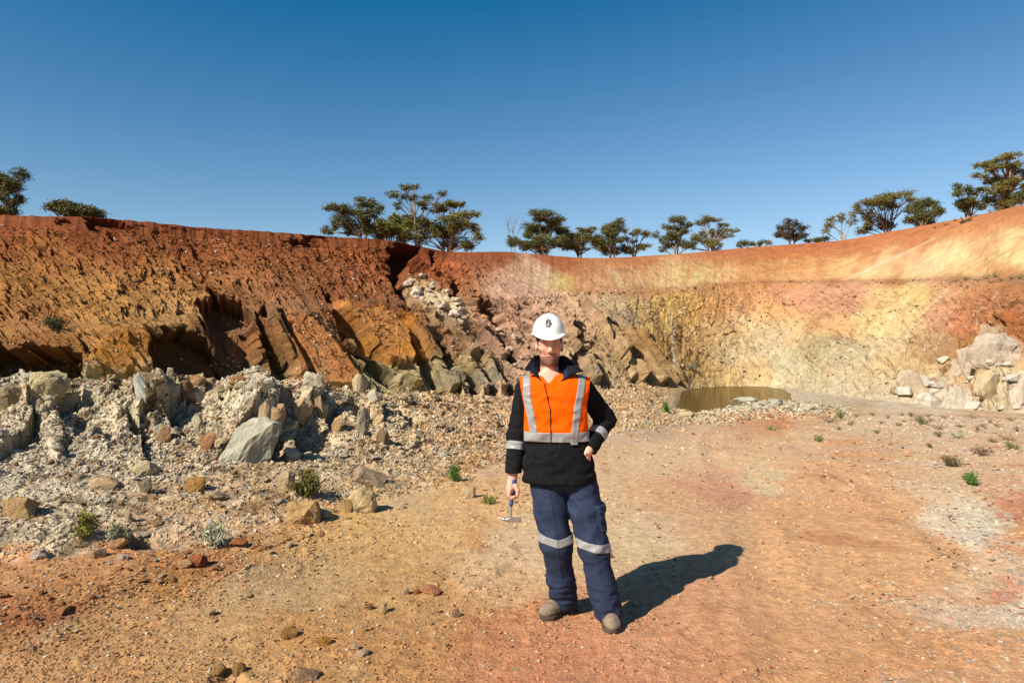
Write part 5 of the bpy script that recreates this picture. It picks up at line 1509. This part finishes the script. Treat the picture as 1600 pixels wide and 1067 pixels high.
# ------------------------------------------------------------------ gravel: uncountable small fragments, real pieces in one object each
def gravel(name, n, k0, k1, p0, p1, size, mix, seed, dens=None, flat=.65):
    r = np.random.default_rng(seed)
    r0, r1 = np.searchsorted(ROWK, k0), np.searchsorted(ROWK, k1); c0, c1 = np.searchsorted(PX, p0), np.searchsorted(PX, p1)
    i = r.integers(r0, r1 - 1, n * 3); j = r.integers(c0, c1 - 1, n * 3)
    if dens is not None:
        keep = r.random(len(i)) < dens(i, j); i, j = i[keep], j[keep]
    i, j = i[:n], j[:n]; n = len(i)
    fi, fj = r.random(n)[:, None], r.random(n)[:, None]
    P = P_ALL[i, j] * (1 - fi) * (1 - fj) + P_ALL[i + 1, j] * fi * (1 - fj) + P_ALL[i, j + 1] * (1 - fi) * fj + P_ALL[i + 1, j + 1] * fi * fj
    s = (size[0] * (size[1] / size[0]) ** (r.random(n) ** 2.2)) * P[:, 1] / F * .5
    base = np.array([(1, 0, 0), (-1, 0, 0), (0, 1, 0), (0, -1, 0), (0, 0, 1), (0, 0, -1)], float)
    V = base[None] * r.uniform(.6, 1.25, (n, 6, 1)) + r.normal(0, .22, (n, 6, 3))
    qx = r.normal(0, 1, (n, 4)); qx /= np.linalg.norm(qx, axis=1, keepdims=True); w_, x_, y_, z_ = qx.T
    Rm = np.stack([np.stack([1 - 2 * (y_ * y_ + z_ * z_), 2 * (x_ * y_ - z_ * w_), 2 * (x_ * z_ + y_ * w_)], -1), np.stack([2 * (x_ * y_ + z_ * w_), 1 - 2 * (x_ * x_ + z_ * z_), 2 * (y_ * z_ - x_ * w_)], -1),
                   np.stack([2 * (x_ * z_ - y_ * w_), 2 * (y_ * z_ + x_ * w_), 1 - 2 * (x_ * x_ + y_ * y_)], -1)], 1)
    V = np.einsum('nij,nkj->nki', Rm, V)
    V[:, :, 2] *= flat
    a = r.uniform(0, 6.283, n); ca, sa = np.cos(a)[:, None], np.sin(a)[:, None]
    X, Y = V[..., 0] * ca - V[..., 1] * sa, V[..., 0] * sa + V[..., 1] * ca
    V = np.stack([X, Y, V[..., 2]], -1) * s[:, None, None] + P[:, None, :] + np.array([0, 0, 1])[None, None] * (s * flat * .35)[:, None, None]
    fc = np.array([(0, 2, 4), (2, 1, 4), (1, 3, 4), (3, 0, 4), (2, 0, 5), (1, 2, 5), (3, 1, 5), (0, 3, 5)])
    Fc = (fc[None] + 6 * np.arange(n)[:, None, None]).reshape(-1, 3)
    c = CC[i, j] * r.uniform(.80, 1.18, (n, 1))
    q = r.random(n); t = 0
    for frac, rgb in mix:
        m = (q >= t) & (q < t + frac); c[m] = lin(rgb) * ALB * r.uniform(.75, 1.15, (m.sum(), 1)); t += frac
    o = link(name, mesh_np(name, V.reshape(-1, 3), Fc, M_stone, np.repeat(np.clip(c, .005, .9), 6, 0)))
    return tag(o, kind='stuff')
MIXB = [(.12, (204, 188, 160)), (.06, (180, 144, 104)), (.03, (222, 212, 194)), (.05, (150, 126, 96)), (.02, (172, 174, 156))]
def dens_bank(i, j):
    return np.clip(.15 + .8 * bw[i, j] + .5 * n_mid[i, j], .03, 1)
gravel('gravel', 54000, 2.02, 4.15, -300, 1330, (1.2, 8), MIXB, 301, dens_bank, .8)
gravel('bank_fragments', 22000, 2.7, 4.2, -300, 760, (1.6, 10), MIXB, 307, None, .85)
gravel('floor_fragments', 6000, 5.1, 6.05, 600, 1045, (2, 9), [(.2, (206, 178, 144)), (.15, (160, 124, 90))], 308, None, .85)
MIXG = [(.10, (220, 196, 158)), (.07, (196, 128, 82)), (.05, (170, 110, 74)), (.03, (226, 214, 194)), (.02, (130, 100, 80))]
def dens_gl(i, j):
    return np.clip((.15 + .6 * crumb[i, j] + .9 * led[i, j]) * ramp(PXB[i, j], (0, 1), (750, .9), (950, .6), (1300, .5), (1600, .6)), .03, 1)
gravel('pebbles', 36000, 1.0, 2.02, -300, 1850, (1.3, 8.5), MIXG, 302, dens_gl, .6)
def dens_r(i, j):
    return np.clip(ramp(PXB[i, j], (1250, 0), (1450, .9), (1600, 1)) * (.4 + 1.5 * vein[i, j]), 0, 1)
gravel('stone_chips', 6500, 1.0, 2.0, 1250, 1630, (2, 10), [(.35, (222, 204, 178)), (.15, (200, 132, 92)), (.1, (180, 176, 160))], 303, dens_r, .35)
def dens_d(i, j):
    cl = fbm(XX[i, j], YY[i, j], ZZ[i, j], .8, 2, 170)
    return np.clip((cl - .18) * 3, 0, 1) * ramp(PXB[i, j], (850, .25), (1000, 1), (1500, .9), (1600, .2))
gravel('ironstone_crumbs', 2600, 1.0, 1.93, 500, 1600, (2.2, 6), [(.9, (84, 58, 42))], 304, dens_d, .8)
def dens_w(i, j):
    return np.clip(.4 + 1.2 * n_mid[i, j], .05, 1) * ramp(PXB[i, j], (0, .5), (300, .35), (640, .8), (1000, .8), (1200, .5), (1450, .6))
gravel('scree', 9000, 6.02, 7.6, -20, 1620, (2, 7), [(.2, (216, 190, 160)), (.12, (160, 112, 76)), (.04, (110, 78, 56))], 305, dens_w, .8)
gravel('slope_fragments', 6000, 7.9, 9.2, -20, 690, (2, 7), [(.2, (186, 130, 80)), (.12, (140, 84, 56)), (.05, (196, 170, 150))], 306, None, .8)

# ------------------------------------------------------------------ plants
def leaf_mat(name):
    m, nt, b = new_mat(name)
    at_ = nt.nodes.new('ShaderNodeAttribute'); at_.attribute_name = 'col'
    nt.links.new(at_.outputs['Color'], b.inputs['Base Color'])
    b.inputs['Roughness'].default_value = .6; b.inputs['Specular IOR Level'].default_value = .25
    return m
M_leaf = leaf_mat('leaves')
M_bark = plain('pale_bark', None, .85, .15, attr='col', vary=.25, vscale=3, bump=.4, bscale=12, dist=.02)
M_twig = plain('dry_twig', None, .9, .1, linear=(.12, .085, .055), vary=.3, vscale=20)

def leaves_np(C, size, r, aspect=.42, hang=.5):
    """one lozenge leaf per centre"""
    n = len(C)
    d = r.normal(0, 1, (n, 3)); d[:, 2] = d[:, 2] * (1 - hang) - hang * np.abs(r.normal(0, 1, n)); d /= np.linalg.norm(d, axis=1, keepdims=True)
    w = np.cross(d, r.normal(0, 1, (n, 3))); w /= np.linalg.norm(w, axis=1, keepdims=True) + 1e-9
    L_ = (size * r.uniform(.65, 1.3, n))[:, None]
    V = np.stack([C - d * L_ * .5, C + w * L_ * aspect * .5, C + d * L_ * .5, C - w * L_ * aspect * .5], 1)
    return V.reshape(-1, 3), np.arange(4 * n).reshape(-1, 4)

def tubes_np(paths, sides=6):
    """paths: list of (points (k,3), radii (k))"""
    V = []; Q = []; n0 = 0
    for P, R in paths:
        P = np.array(P, float); k = len(P)
        T = np.gradient(P, axis=0); T /= np.linalg.norm(T, axis=1, keepdims=True) + 1e-9
        up = np.where(np.abs(T[:, 2:3]) > .9, np.array([[1.0, 0, 0]]), np.array([[0, 0, 1.0]]))
        A = np.cross(T, up); A /= np.linalg.norm(A, axis=1, keepdims=True) + 1e-9
        B = np.cross(T, A)
        for t in range(k):
            for s in range(sides):
                a = 2 * math.pi * s / sides
                V.append(P[t] + R[t] * (A[t] * math.cos(a) + B[t] * math.sin(a)))
        for t in range(k - 1):
            for s in range(sides):
                a = n0 + t * sides + s; b_ = n0 + t * sides + (s + 1) % sides
                Q.append((a, b_, b_ + sides, a + sides))
        n0 += k * sides
    return np.array(V), np.array(Q)

def bez(a, b, c, n=7):
    t = np.linspace(0, 1, n)[:, None]
    return (1 - t) ** 2 * a + 2 * t * (1 - t) * b + t * t * c

def plateau_at(px, dist):
    j = int(np.argmin(np.abs(PX - px))); y = rimY[j] + dist
    i = int(np.argmin(np.abs(Y3[:, j] - y) + 1e3 * (ROWK < 9.9)))
    return y, float(Z3[i, j])

def tree(label, pxb, dist, clumps, stems=3, name='eucalyptus_tree', leafiness=1.0, col=(74, 76, 34), bark=(150, 128, 108), seed=0, sub_px=(0, 0), bare=0, group=None, stem_r=.11, fork=.28, cat='tree', trunk_py=None):
    r = np.random.default_rng(1000 + seed)
    Y, zb = plateau_at(pxb, dist)
    m = Y / F
    base = np.array([(pxb - 800) * m, Y, zb - .15])
    root = empty(name, base)
    tag(root, label, cat, group)
    allx = [c[0] for c in clumps]; wid = (max(allx) - min(allx)) * m * .5 + 1
    ctr = []
    for (cx_, cy_, rx, ry) in clumps:
        dy = r.uniform(-.6, .6) * wid
        Yc = Y + dy
        c0_ = np.array([(cx_ - 800) / F * Yc, Yc, zpy(cy_, Yc)])
        ns = 1 if min(rx, ry * 3) < 9 or bare > 4 else (2 if rx < 14 else 3)
        for q in range(ns):
            if ns == 1: ctr.append((c0_, rx * m, ry * m)); continue
            a = 6.283 * (q / ns) + r.uniform(-.5, .5); k_ = r.uniform(.35, .7)
            o_ = np.array([math.cos(a) * rx * m * k_, math.sin(a) * rx * m * k_, r.uniform(-.75, .75) * ry * m])
            ctr.append((c0_ + o_, rx * m * r.uniform(.45, .7), ry * m * r.uniform(.5, .85)))
    top = max(c[0][2] + c[2] for c in ctr); H = top - base[2]
    # limbs
    nst = stems
    forks = []
    paths = []
    for k in range(nst):
        a = 2 * math.pi * k / nst + r.uniform(-.4, .4)
        f_ = base + np.array([math.cos(a) * .10 * wid, math.sin(a) * .12 * wid, H * fork * r.uniform(.8, 1.25)])
        st_ = base + np.array([math.cos(a), math.sin(a), 0]) * .12
        paths.append((bez(st_, (st_ + f_) / 2 + np.array([0, 0, H * .05]), f_), np.linspace(stem_r, stem_r * .72, 7)))
        forks.append(f_)
    for c, rx, rz in ctr:
        f_ = min(forks, key=lambda q: np.linalg.norm((q - c)[:2]) + r.uniform(0, .6))
        if c[2] - f_[2] < .4: f_ = base + np.array([0, 0, max(.1, (c[2] - base[2]) * .3)])
        mid = f_ * .55 + c * .45 + np.array([0, 0, (c[2] - f_[2]) * .22]) + r.normal(0, .12, 3)
        e = c - np.array([0, 0, rz * .35])
        P = bez(f_, mid, e, 9)
        paths.append((P, np.linspace(stem_r * .6, stem_r * .16, 9)))
        for k in range(3 + bare):
            s_ = P[r.integers(4, 8)]
            en = c + np.array([r.uniform(-.85, .85) * rx, r.uniform(-.85, .85) * rx, r.uniform(-.1, .8 if not bare else 1.2) * rz])
            paths.append((bez(s_, (s_ + en) / 2 + np.array([0, 0, .15 * rz]), en, 5), np.linspace(stem_r * .22, stem_r * .07, 5)))
    V, Q = tubes_np(paths, 5)
    bc = np.tile(lin(bark) * .8, (len(V), 1)) * r.uniform(.85, 1.1, (len(V), 1))
    link('trunk', mesh_np('trunk', V - base, Q, M_bark, bc, True), root)
    # leaves: tufts over the top of each limb's dome
    Cs = []; Ls = []
    for c, rx, rz in ctr:
        if leafiness <= 0: break
        rz = rz * 1.6
        nt_ = max(5, int(leafiness * 3.1 * (rx / m) * (rz / m) ** .5 / 4.0))
        for k in range(nt_):
            u = r.normal(0, 1, 3); u /= np.linalg.norm(u)
            u[2] = u[2] * .8 + .15
            rad = r.uniform(.35, 1.05)
            tc_ = c + u * rad * np.array([rx, rx * .9, rz])
            tr_ = r.uniform(.13, .34) * (.6 + .4 * min(rx, 1.6)) 
            nl = int(36 * r.uniform(.6, 1.3))
            q = r.normal(0, .62, (nl, 3)) * np.array([tr_ * 1.3, tr_ * 1.2, tr_ * .75])
            Cs.append(tc_ + q); Ls.append(np.full(nl, r.uniform(.72, 1.28)))
    if Cs:
        C_ = np.concatenate(Cs); sh = np.concatenate(Ls) * r.uniform(.8, 1.2, sum(map(len, Cs)))
        V, Q = leaves_np(C_, .17, r, .38, .45)
        lc = lin(col)[None] * sh[:, None] * np.stack([r.uniform(.85, 1.25, len(sh)), np.ones(len(sh)), r.uniform(.7, 1.2, len(sh))], 1)
        link('crown', mesh_np('crown', V - base, Q, M_leaf, np.repeat(lc, 4, 0)), root)
    return root

OL = (108, 102, 50); OD = (88, 88, 46); OG = (112, 112, 52)
tree('eucalyptus cut off by the left picture edge, clumped crown on thin stems', 20, 16, [(26, 284, 26, 15), (4, 288, 18, 14), (14, 312, 14, 8), (30, 311, 8, 6), (8, 328, 24, 9), (-12, 300, 20, 16)], 3, seed=1, col=OD, fork=.3)
tree('low domed dark shrub on the left rim', 108, 5, [(96, 330, 22, 8), (122, 328, 24, 9), (142, 331, 18, 7), (110, 325, 18, 6)], 3, 'shrub', seed=2, col=OD, fork=.1, cat='shrub', leafiness=1.6)
tree('flat topped eucalyptus left in the group on the middle rim, bushy below', 566, 9, [(528, 328, 20, 6), (548, 330, 16, 6), (568, 318, 16, 6), (584, 322, 14, 7), (572, 336, 16, 9), (590, 334, 9, 5), (528, 352, 16, 14), (550, 358, 20, 12), (575, 358, 16, 12), (510, 358, 10, 9)], 3, seed=3, col=OD)
tree('bushy green tree between the flat topped and the tall open eucalyptus', 614, 8, [(602, 352, 20, 8), (622, 346, 20, 8), (612, 364, 26, 10), (640, 352, 14, 9), (596, 364, 16, 10), (632, 370, 16, 9)], 3, seed=4, col=OG, leafiness=1.5, fork=.15)
tree('tall open eucalyptus with bare branches and small tufts at the top', 652, 7, [(634, 293, 11, 3.5), (648, 292, 6, 3), (614, 304, 10, 4), (622, 323, 6, 5), (648, 310, 10, 4), (668, 309, 9, 4), (655, 318, 6, 4), (664, 322, 8, 5), (690, 303, 7, 4), (632, 308, 5, 3)], 3, seed=5, col=OD, leafiness=.9, bare=6, fork=.42)
tree('broad eucalyptus with layered crown at the right of the middle group', 700, 7, [(704, 318, 14, 4), (715, 322, 12, 5), (730, 334, 16, 5), (686, 326, 16, 5), (705, 340, 18, 5), (668, 348, 18, 14), (690, 356, 20, 13), (715, 356, 22, 11), (734, 350, 10, 6), (742, 358, 7, 4), (656, 366, 14, 14), (700, 376, 14, 10), (730, 376, 14, 12), (745, 372, 8, 8)], 5, seed=6, col=OL, leafiness=1.1, fork=.2)
tree('bare dead tree with thin grey branches', 802, 12, [(792, 345, 12, 12), (806, 342, 10, 12), (818, 348, 8, 10), (800, 358, 12, 10)], 2, 'dead_tree', 0, seed=7, bark=(150, 140, 130), bare=8, stem_r=.06, fork=.4)
tree('dense dark eucalyptus with a tall rounded crown right of the dead tree', 850, 9, [(846, 340, 20, 7), (866, 346, 16, 7), (836, 352, 18, 7), (858, 358, 24, 8), (876, 364, 14, 7), (828, 366, 14, 8), (850, 374, 26, 9), (878, 380, 14, 9), (806, 380, 16, 8), (822, 388, 14, 8), (845, 390, 16, 8)], 3, seed=8, col=OD, leafiness=1.4)
tree('leaning eucalyptus with dense foliage right of the tall rounded tree', 905, 9, [(896, 366, 12, 6), (912, 358, 12, 5), (922, 362, 10, 5), (890, 376, 14, 8), (908, 374, 16, 8), (900, 386, 18, 7), (926, 378, 10, 10)], 3, seed=9, col=OL, leafiness=1.2)
tree('eucalyptus with a peaked crown and a visible pale trunk', 957, 8, [(962, 349, 12, 5), (950, 355, 14, 6), (942, 366, 12, 8), (962, 362, 14, 7), (936, 378, 16, 8), (958, 376, 16, 8), (970, 386, 12, 8), (944, 390, 14, 6)], 2, seed=10, col=OD, leafiness=1.3)
tree('small open eucalyptus with a thin flat crown', 990, 8, [(984, 363, 12, 4), (1000, 361, 14, 4), (1010, 366, 8, 4), (985, 376, 12, 4), (1002, 384, 14, 6), (980, 390, 16, 6)], 3, seed=11, col=OL, leafiness=.9, bare=3)
tree('layered eucalyptus left of the umbrella shaped tree', 1056, 8, [(1058, 346, 16, 5), (1072, 352, 10, 4), (1046, 356, 14, 6), (1064, 362, 16, 8), (1030, 370, 12, 6), (1052, 374, 18, 8), (1072, 380, 14, 8), (1040, 386, 14, 6)], 3, seed=12, col=OD, leafiness=1.1)
tree('umbrella shaped eucalyptus with spreading stems on the far rim', 1112, 8, [(1112, 344, 16, 4), (1096, 350, 12, 4), (1130, 350, 12, 5), (1144, 362, 10, 4), (1124, 364, 14, 7), (1104, 360, 12, 5), (1090, 374, 14, 8), (1116, 378, 14, 8), (1136, 370, 10, 5), (1078, 384, 10, 5)], 4, seed=13, col=OL, leafiness=1.0, bare=2)
tree('low flat dark shrub on the far rim right of the umbrella tree', 1164, 5, [(1158, 382, 8, 5), (1170, 380, 9, 4)], 2, 'shrub', seed=14, col=OD, fork=.1, cat='shrub', leafiness=1.3)
tree('low pair of bushes left of the small round tree', 1188, 6, [(1182, 380, 9, 4), (1196, 380, 9, 4)], 2, 'shrub', seed=15, col=OL, fork=.1, cat='shrub', leafiness=1.3)
tree('small round dark tree standing alone on the far rim', 1238, 6, [(1236, 350, 12, 7), (1226, 360, 12, 7), (1248, 360, 12, 7), (1236, 370, 16, 7), (1216, 366, 8, 5), (1256, 368, 8, 5)], 2, seed=16, col=(74, 62, 36), leafiness=1.3)
tree('flat spreading bush between the lone round tree and the open tree', 1276, 5, [(1268, 375, 12, 4), (1284, 374, 13, 4)], 2, 'shrub', seed=17, col=OD, fork=.1, cat='shrub', leafiness=1.5)
tree('open slanting eucalyptus with pale stems and sparse crown', 1318, 6, [(1322, 338, 12, 5), (1308, 343, 12, 6), (1296, 352, 8, 6), (1332, 346, 8, 5), (1290, 362, 5, 4)], 3, seed=18, col=OL, leafiness=.9, bare=3, bark=(176, 156, 134), fork=.35)
tree('wide umbrella eucalyptus with many dark slanting stems', 1386, 6, [(1378, 310, 20, 6), (1402, 307, 18, 5), (1360, 318, 16, 8), (1346, 330, 12, 10), (1390, 318, 16, 6), (1424, 312, 12, 3), (1432, 318, 8, 3), (1366, 340, 14, 9), (1352, 358, 14, 9), (1380, 356, 14, 8)], 6, seed=19, col=OL, leafiness=1.1, bare=2, fork=.3, bark=(84, 66, 54))
tree('bushy round eucalyptus right of the wide umbrella tree', 1442, 6, [(1446, 322, 14, 8), (1462, 320, 6, 5), (1432, 332, 14, 9), (1454, 336, 16, 9), (1424, 345, 14, 8), (1444, 348, 18, 8), (1468, 332, 8, 5)], 3, seed=20, col=OD, leafiness=1.4, fork=.15)
tree('dark tree with round clumps left of the tallest tree at the right', 1514, 6, [(1502, 293, 12, 5), (1496, 302, 8, 5), (1518, 300, 12, 5), (1512, 314, 16, 8), (1504, 325, 12, 7), (1530, 318, 12, 8), (1534, 296, 10, 4)], 3, seed=21, col=OD, leafiness=1.2)
tree('tallest eucalyptus at the right edge with tiered crown and pale trunk', 1572, 7, [(1568, 246, 14, 5), (1584, 244, 10, 4), (1540, 257, 14, 4), (1556, 262, 14, 5), (1580, 260, 14, 5), (1594, 270, 12, 6), (1532, 274, 10, 4), (1552, 280, 16, 5), (1576, 282, 14, 6), (1596, 288, 12, 7), (1560, 296, 16, 6), (1582, 306, 18, 12), (1550, 314, 16, 9), (1572, 318, 18, 8), (1610, 270, 14, 10)], 3, seed=22, col=OL, leafiness=1.0, bark=(172, 140, 118), stem_r=.16, fork=.4)
tree('bush at the right picture edge under the tallest tree', 1600, 4, [(1598, 306, 14, 7), (1612, 304, 14, 8)], 2, 'shrub', seed=23, col=OD, fork=.1, cat='shrub', leafiness=1.4)

def bush(label, px, py, wpx, hpx, col, seed, name='shrub', leaf=None, n=420, aspect=.3, stems=9, kmin=1.0, kmax=10.9, group=None, hang=-.6, cat='shrub', dry=0):
    """py is the foot of the plant"""
    r = np.random.default_rng(2000 + seed)
    P, nn, i, j = hit(px, py, kmin, kmax)
    k_ = 1.3 if px > 1150 and kmin < 5 else 1.1
    wpx, hpx = wpx * k_, hpx * k_
    m = P[1] / F; w, h_ = wpx * m * .5, hpx * m
    P = np.array(P) - np.array([0, 0, .02 * h_])
    root = empty(name, P); tag(root, label, cat, group)
    tips = []; paths = []
    for k in range(stems):
        a = r.uniform(0, 6.283); q = r.random() ** .5
        e = np.array([math.cos(a) * q * w * .85, math.sin(a) * q * w * .85, h_ * (1 - .55 * q * q) * r.uniform(.7, 1)])
        mid = e * np.array([.35, .35, .6])
        paths.append((bez(np.zeros(3), mid, e, 5), np.linspace(.022, .006, 5) * h_ * 1.2)); tips.append((e, mid))
    V, Q = tubes_np(paths, 4)
    link('stems', mesh_np('stems', V, Q, M_twig), root)
    if n:
        a = r.integers(0, len(tips), n); t = r.random(n)[:, None] ** .6
        E = np.array([x[0] for x in tips])[a]; Mx = np.array([x[1] for x in tips])[a]
        C_ = (1 - t) ** 2 * 0 + 2 * t * (1 - t) * Mx + t * t * E + r.normal(0, 1, (n, 3)) * np.array([w * .17, w * .17, h_ * .10])
        C_[:, 2] = np.abs(C_[:, 2])
        V, Q = leaves_np(C_, leaf if leaf else max(.035, .16 * h_), r, aspect, hang)
        lc = lin(col)[None] * r.uniform(.6, 1.4, (n, 1)) * np.stack([r.uniform(.85, 1.25, n), np.ones(n), r.uniform(.7, 1.25, n)], 1)
        link('foliage', mesh_np('foliage', V, Q, M_leaf, np.repeat(lc, 4, 0)), root)
    return root
GR = (74, 92, 34); YG = (112, 112, 40); GY = (150, 150, 122); BR = (104, 80, 56); SB = (96, 104, 74)
bush('olive green bush on the bank beside a leaning pale slab', 478, 774, 46, 44, (96, 94, 40), 1, n=900)
bush('yellow green bush on the lower left bank', 128, 842, 48, 40, YG, 2, n=900)
bush('grey saltbush right of the yellow green bush', 180, 848, 44, 30, (126, 128, 98), 3, n=700)
bush('pale grey leafy bush at the foot of the bank', 340, 852, 64, 36, (166, 168, 138), 4, n=900)
bush('bright green bush on the slope left of the man', 714, 752, 30, 26, (72, 104, 34), 5, n=600)
bush('low green tuft left of the hammer', 762, 787, 26, 12, (104, 112, 48), 6, n=260)
bush('bright green tuft on the low bank right of the man', 1040, 645, 22, 20, (70, 110, 36), 7, n=380, hang=-.9)
bush('blue green bush at the left end of the pond', 1081, 578, 18, 12, (96, 112, 92), 8, n=320, kmin=6, kmax=8)
bush('dark green bush alone on the left wall ledge', 90, 516, 46, 24, (54, 66, 34), 9, n=800, kmin=6, kmax=9, name='shrub')
bush('dark brown green bush on the stony ground at the right', 1487, 729, 38, 18, (84, 76, 44), 10, n=600)
bush('flat dry brown bush right of the dark brown green bush', 1533, 712, 46, 13, (104, 78, 54), 11, n=500)
bush('bright green bush below the dry bushes at the right', 1522, 759, 32, 18, (74, 108, 40), 12, n=520)
bush('olive bush in the middle of the ground before the far wall', 1443, 664, 30, 14, (88, 92, 50), 13, n=450)
bush('small dark bush left of the olive bush', 1424, 652, 14, 8, (84, 78, 52), 14, n=160)
bush('brown dry bush right of the pond bank', 1296, 660, 34, 10, (118, 88, 62), 15, n=360)
bush('small green bush above the dry brown bush', 1314, 656, 20, 14, (90, 100, 44), 16, n=240)
bush('flat light green plant on the orange patch by the pond bank', 1208, 673, 20, 8, (92, 120, 44), 17, n=260)
bush('small green plant alone on the track before the pond', 1278, 690, 15, 9, (84, 98, 44), 18, n=200)
bush('pale grey green bush right of the small olive bush', 1498, 686, 26, 11, (150, 158, 128), 19, n=300)
bush('dull green bush left of the pale grey green bush', 1468, 684, 16, 9, (92, 90, 56), 20, n=200)
bush('wide tan dry bush near the right edge', 1575, 688, 38, 11, (150, 120, 90), 21, n=360)
bush('green bush under the wide tan dry bush', 1577, 704, 22, 12, (80, 98, 50), 22, n=300)
bush('brownish bush below the pale blocks at the right', 1470, 672, 22, 9, (110, 90, 64), 23, n=220)
bush('grey brown twiggy bush right of the olive bush', 1527, 676, 18, 12, (150, 126, 100), 24, n=160)
for q, (px, py, w_, h_) in enumerate([(1340, 652, 12, 6), (1365, 650, 14, 7), (1388, 655, 14, 6), (1376, 662, 12, 6), (1410, 650, 12, 6), (1475, 655, 16, 7), (1520, 655, 18, 8), (1548, 660, 14, 6), (1500, 668, 12, 6), (1560, 668, 16, 7), (1590, 674, 16, 7), (1372, 678, 14, 6), (1330, 664, 14, 6), (1405, 668, 12, 5), (1450, 652, 14, 6), (1535, 668, 16, 6), (1580, 660, 14, 6), (1310, 672, 12, 5), (1455, 700, 14, 6), (1550, 692, 14, 6)]):
    bush('little dull green bush on the ground below the far wall', px, py, w_, h_, (96, 92, 60), 40 + q, n=120, group='little dull green bushes below the far wall')
for q, (px, py, w_, h_) in enumerate([(1494, 440, 16, 6), (1510, 438, 18, 8), (1528, 440, 16, 7), (1540, 436, 20, 9), (1556, 434, 20, 10), (1566, 440, 16, 7), (1580, 437, 18, 8), (1594, 436, 16, 8), (1550, 443, 14, 6)]):
    bush('low green shrub growing on the bench at the right', px, py, w_, h_, (92, 104, 62), 60 + q, n=220, kmin=7, kmax=9, group='low shrubs on the right bench')
for q, px in enumerate([1010, 1042, 1075, 1120, 1160, 1205, 1236, 1270, 1300, 1330, 1365, 1400, 1440, 1468, 1285, 1425]):
    bush('tiny dark tuft on the far bench', px, np.interp(px, [1000, 1200, 1470], [452, 441, 438]), 9, 4, (110, 90, 62), 80 + q, n=60, kmin=7, kmax=9, group='tiny tufts along the far bench', stems=5)
for q, (px, py, w_, h_) in enumerate([(175, 508, 18, 9), (196, 506, 14, 7), (48, 524, 18, 8), (240, 502, 16, 8), (470, 482, 14, 8), (505, 484, 14, 8), (556, 470, 12, 6), (580, 474, 16, 8), (600, 476, 18, 8), (624, 478, 18, 9), (662, 475, 12, 7), (668, 488, 14, 8)]):
    bush('small grey green saltbush on the left wall ledge', px, py, w_, h_, (104, 100, 66), 100 + q, n=180, kmin=6, kmax=9.2, group='small saltbushes on the left wall ledge')
for q, (px, py, w_, h_) in enumerate([(1478, 352, 14, 6), (1492, 346, 12, 6), (1546, 333, 18, 8), (1562, 328, 16, 7), (1580, 324, 16, 7), (1462, 357, 12, 5), (1526, 338, 12, 6)]):
    bush('low grey shrub on the rim at the right', px, py, w_, h_, (116, 108, 84), 120 + q, n=180, kmin=9, kmax=10.3, group='low grey shrubs on the right rim')
# dead branch lying on the right rim
Pd, _, _, _ = hit(1506, 349, 8.5, 10)
Pd = np.array(Pd)
mm = Pd[1] / F
bp_ = [(np.array([[-6, 0, 1], [-1, 0, 3], [6, 0, 6], [14, 0, 11]]) * mm, np.array([.10, .09, .07, .03])), (np.array([[-1, 0, 3], [-4, .5, 8], [-5, .6, 11]]) * mm, np.array([.06, .04, .02])),
       (np.array([[4, 0, 5], [9, -.5, 5], [13, -.6, 7]]) * mm, np.array([.05, .04, .02]))]
V, Q = tubes_np(bp_, 6)
tag(link('fallen_branch', mesh_np('fallen_branch', V, Q, M_bark, np.tile(lin((70, 58, 50)) * .8, (len(V), 1)), True), None, Vector(Pd)), 'dark dead branch lying on the right rim slope', 'branch')
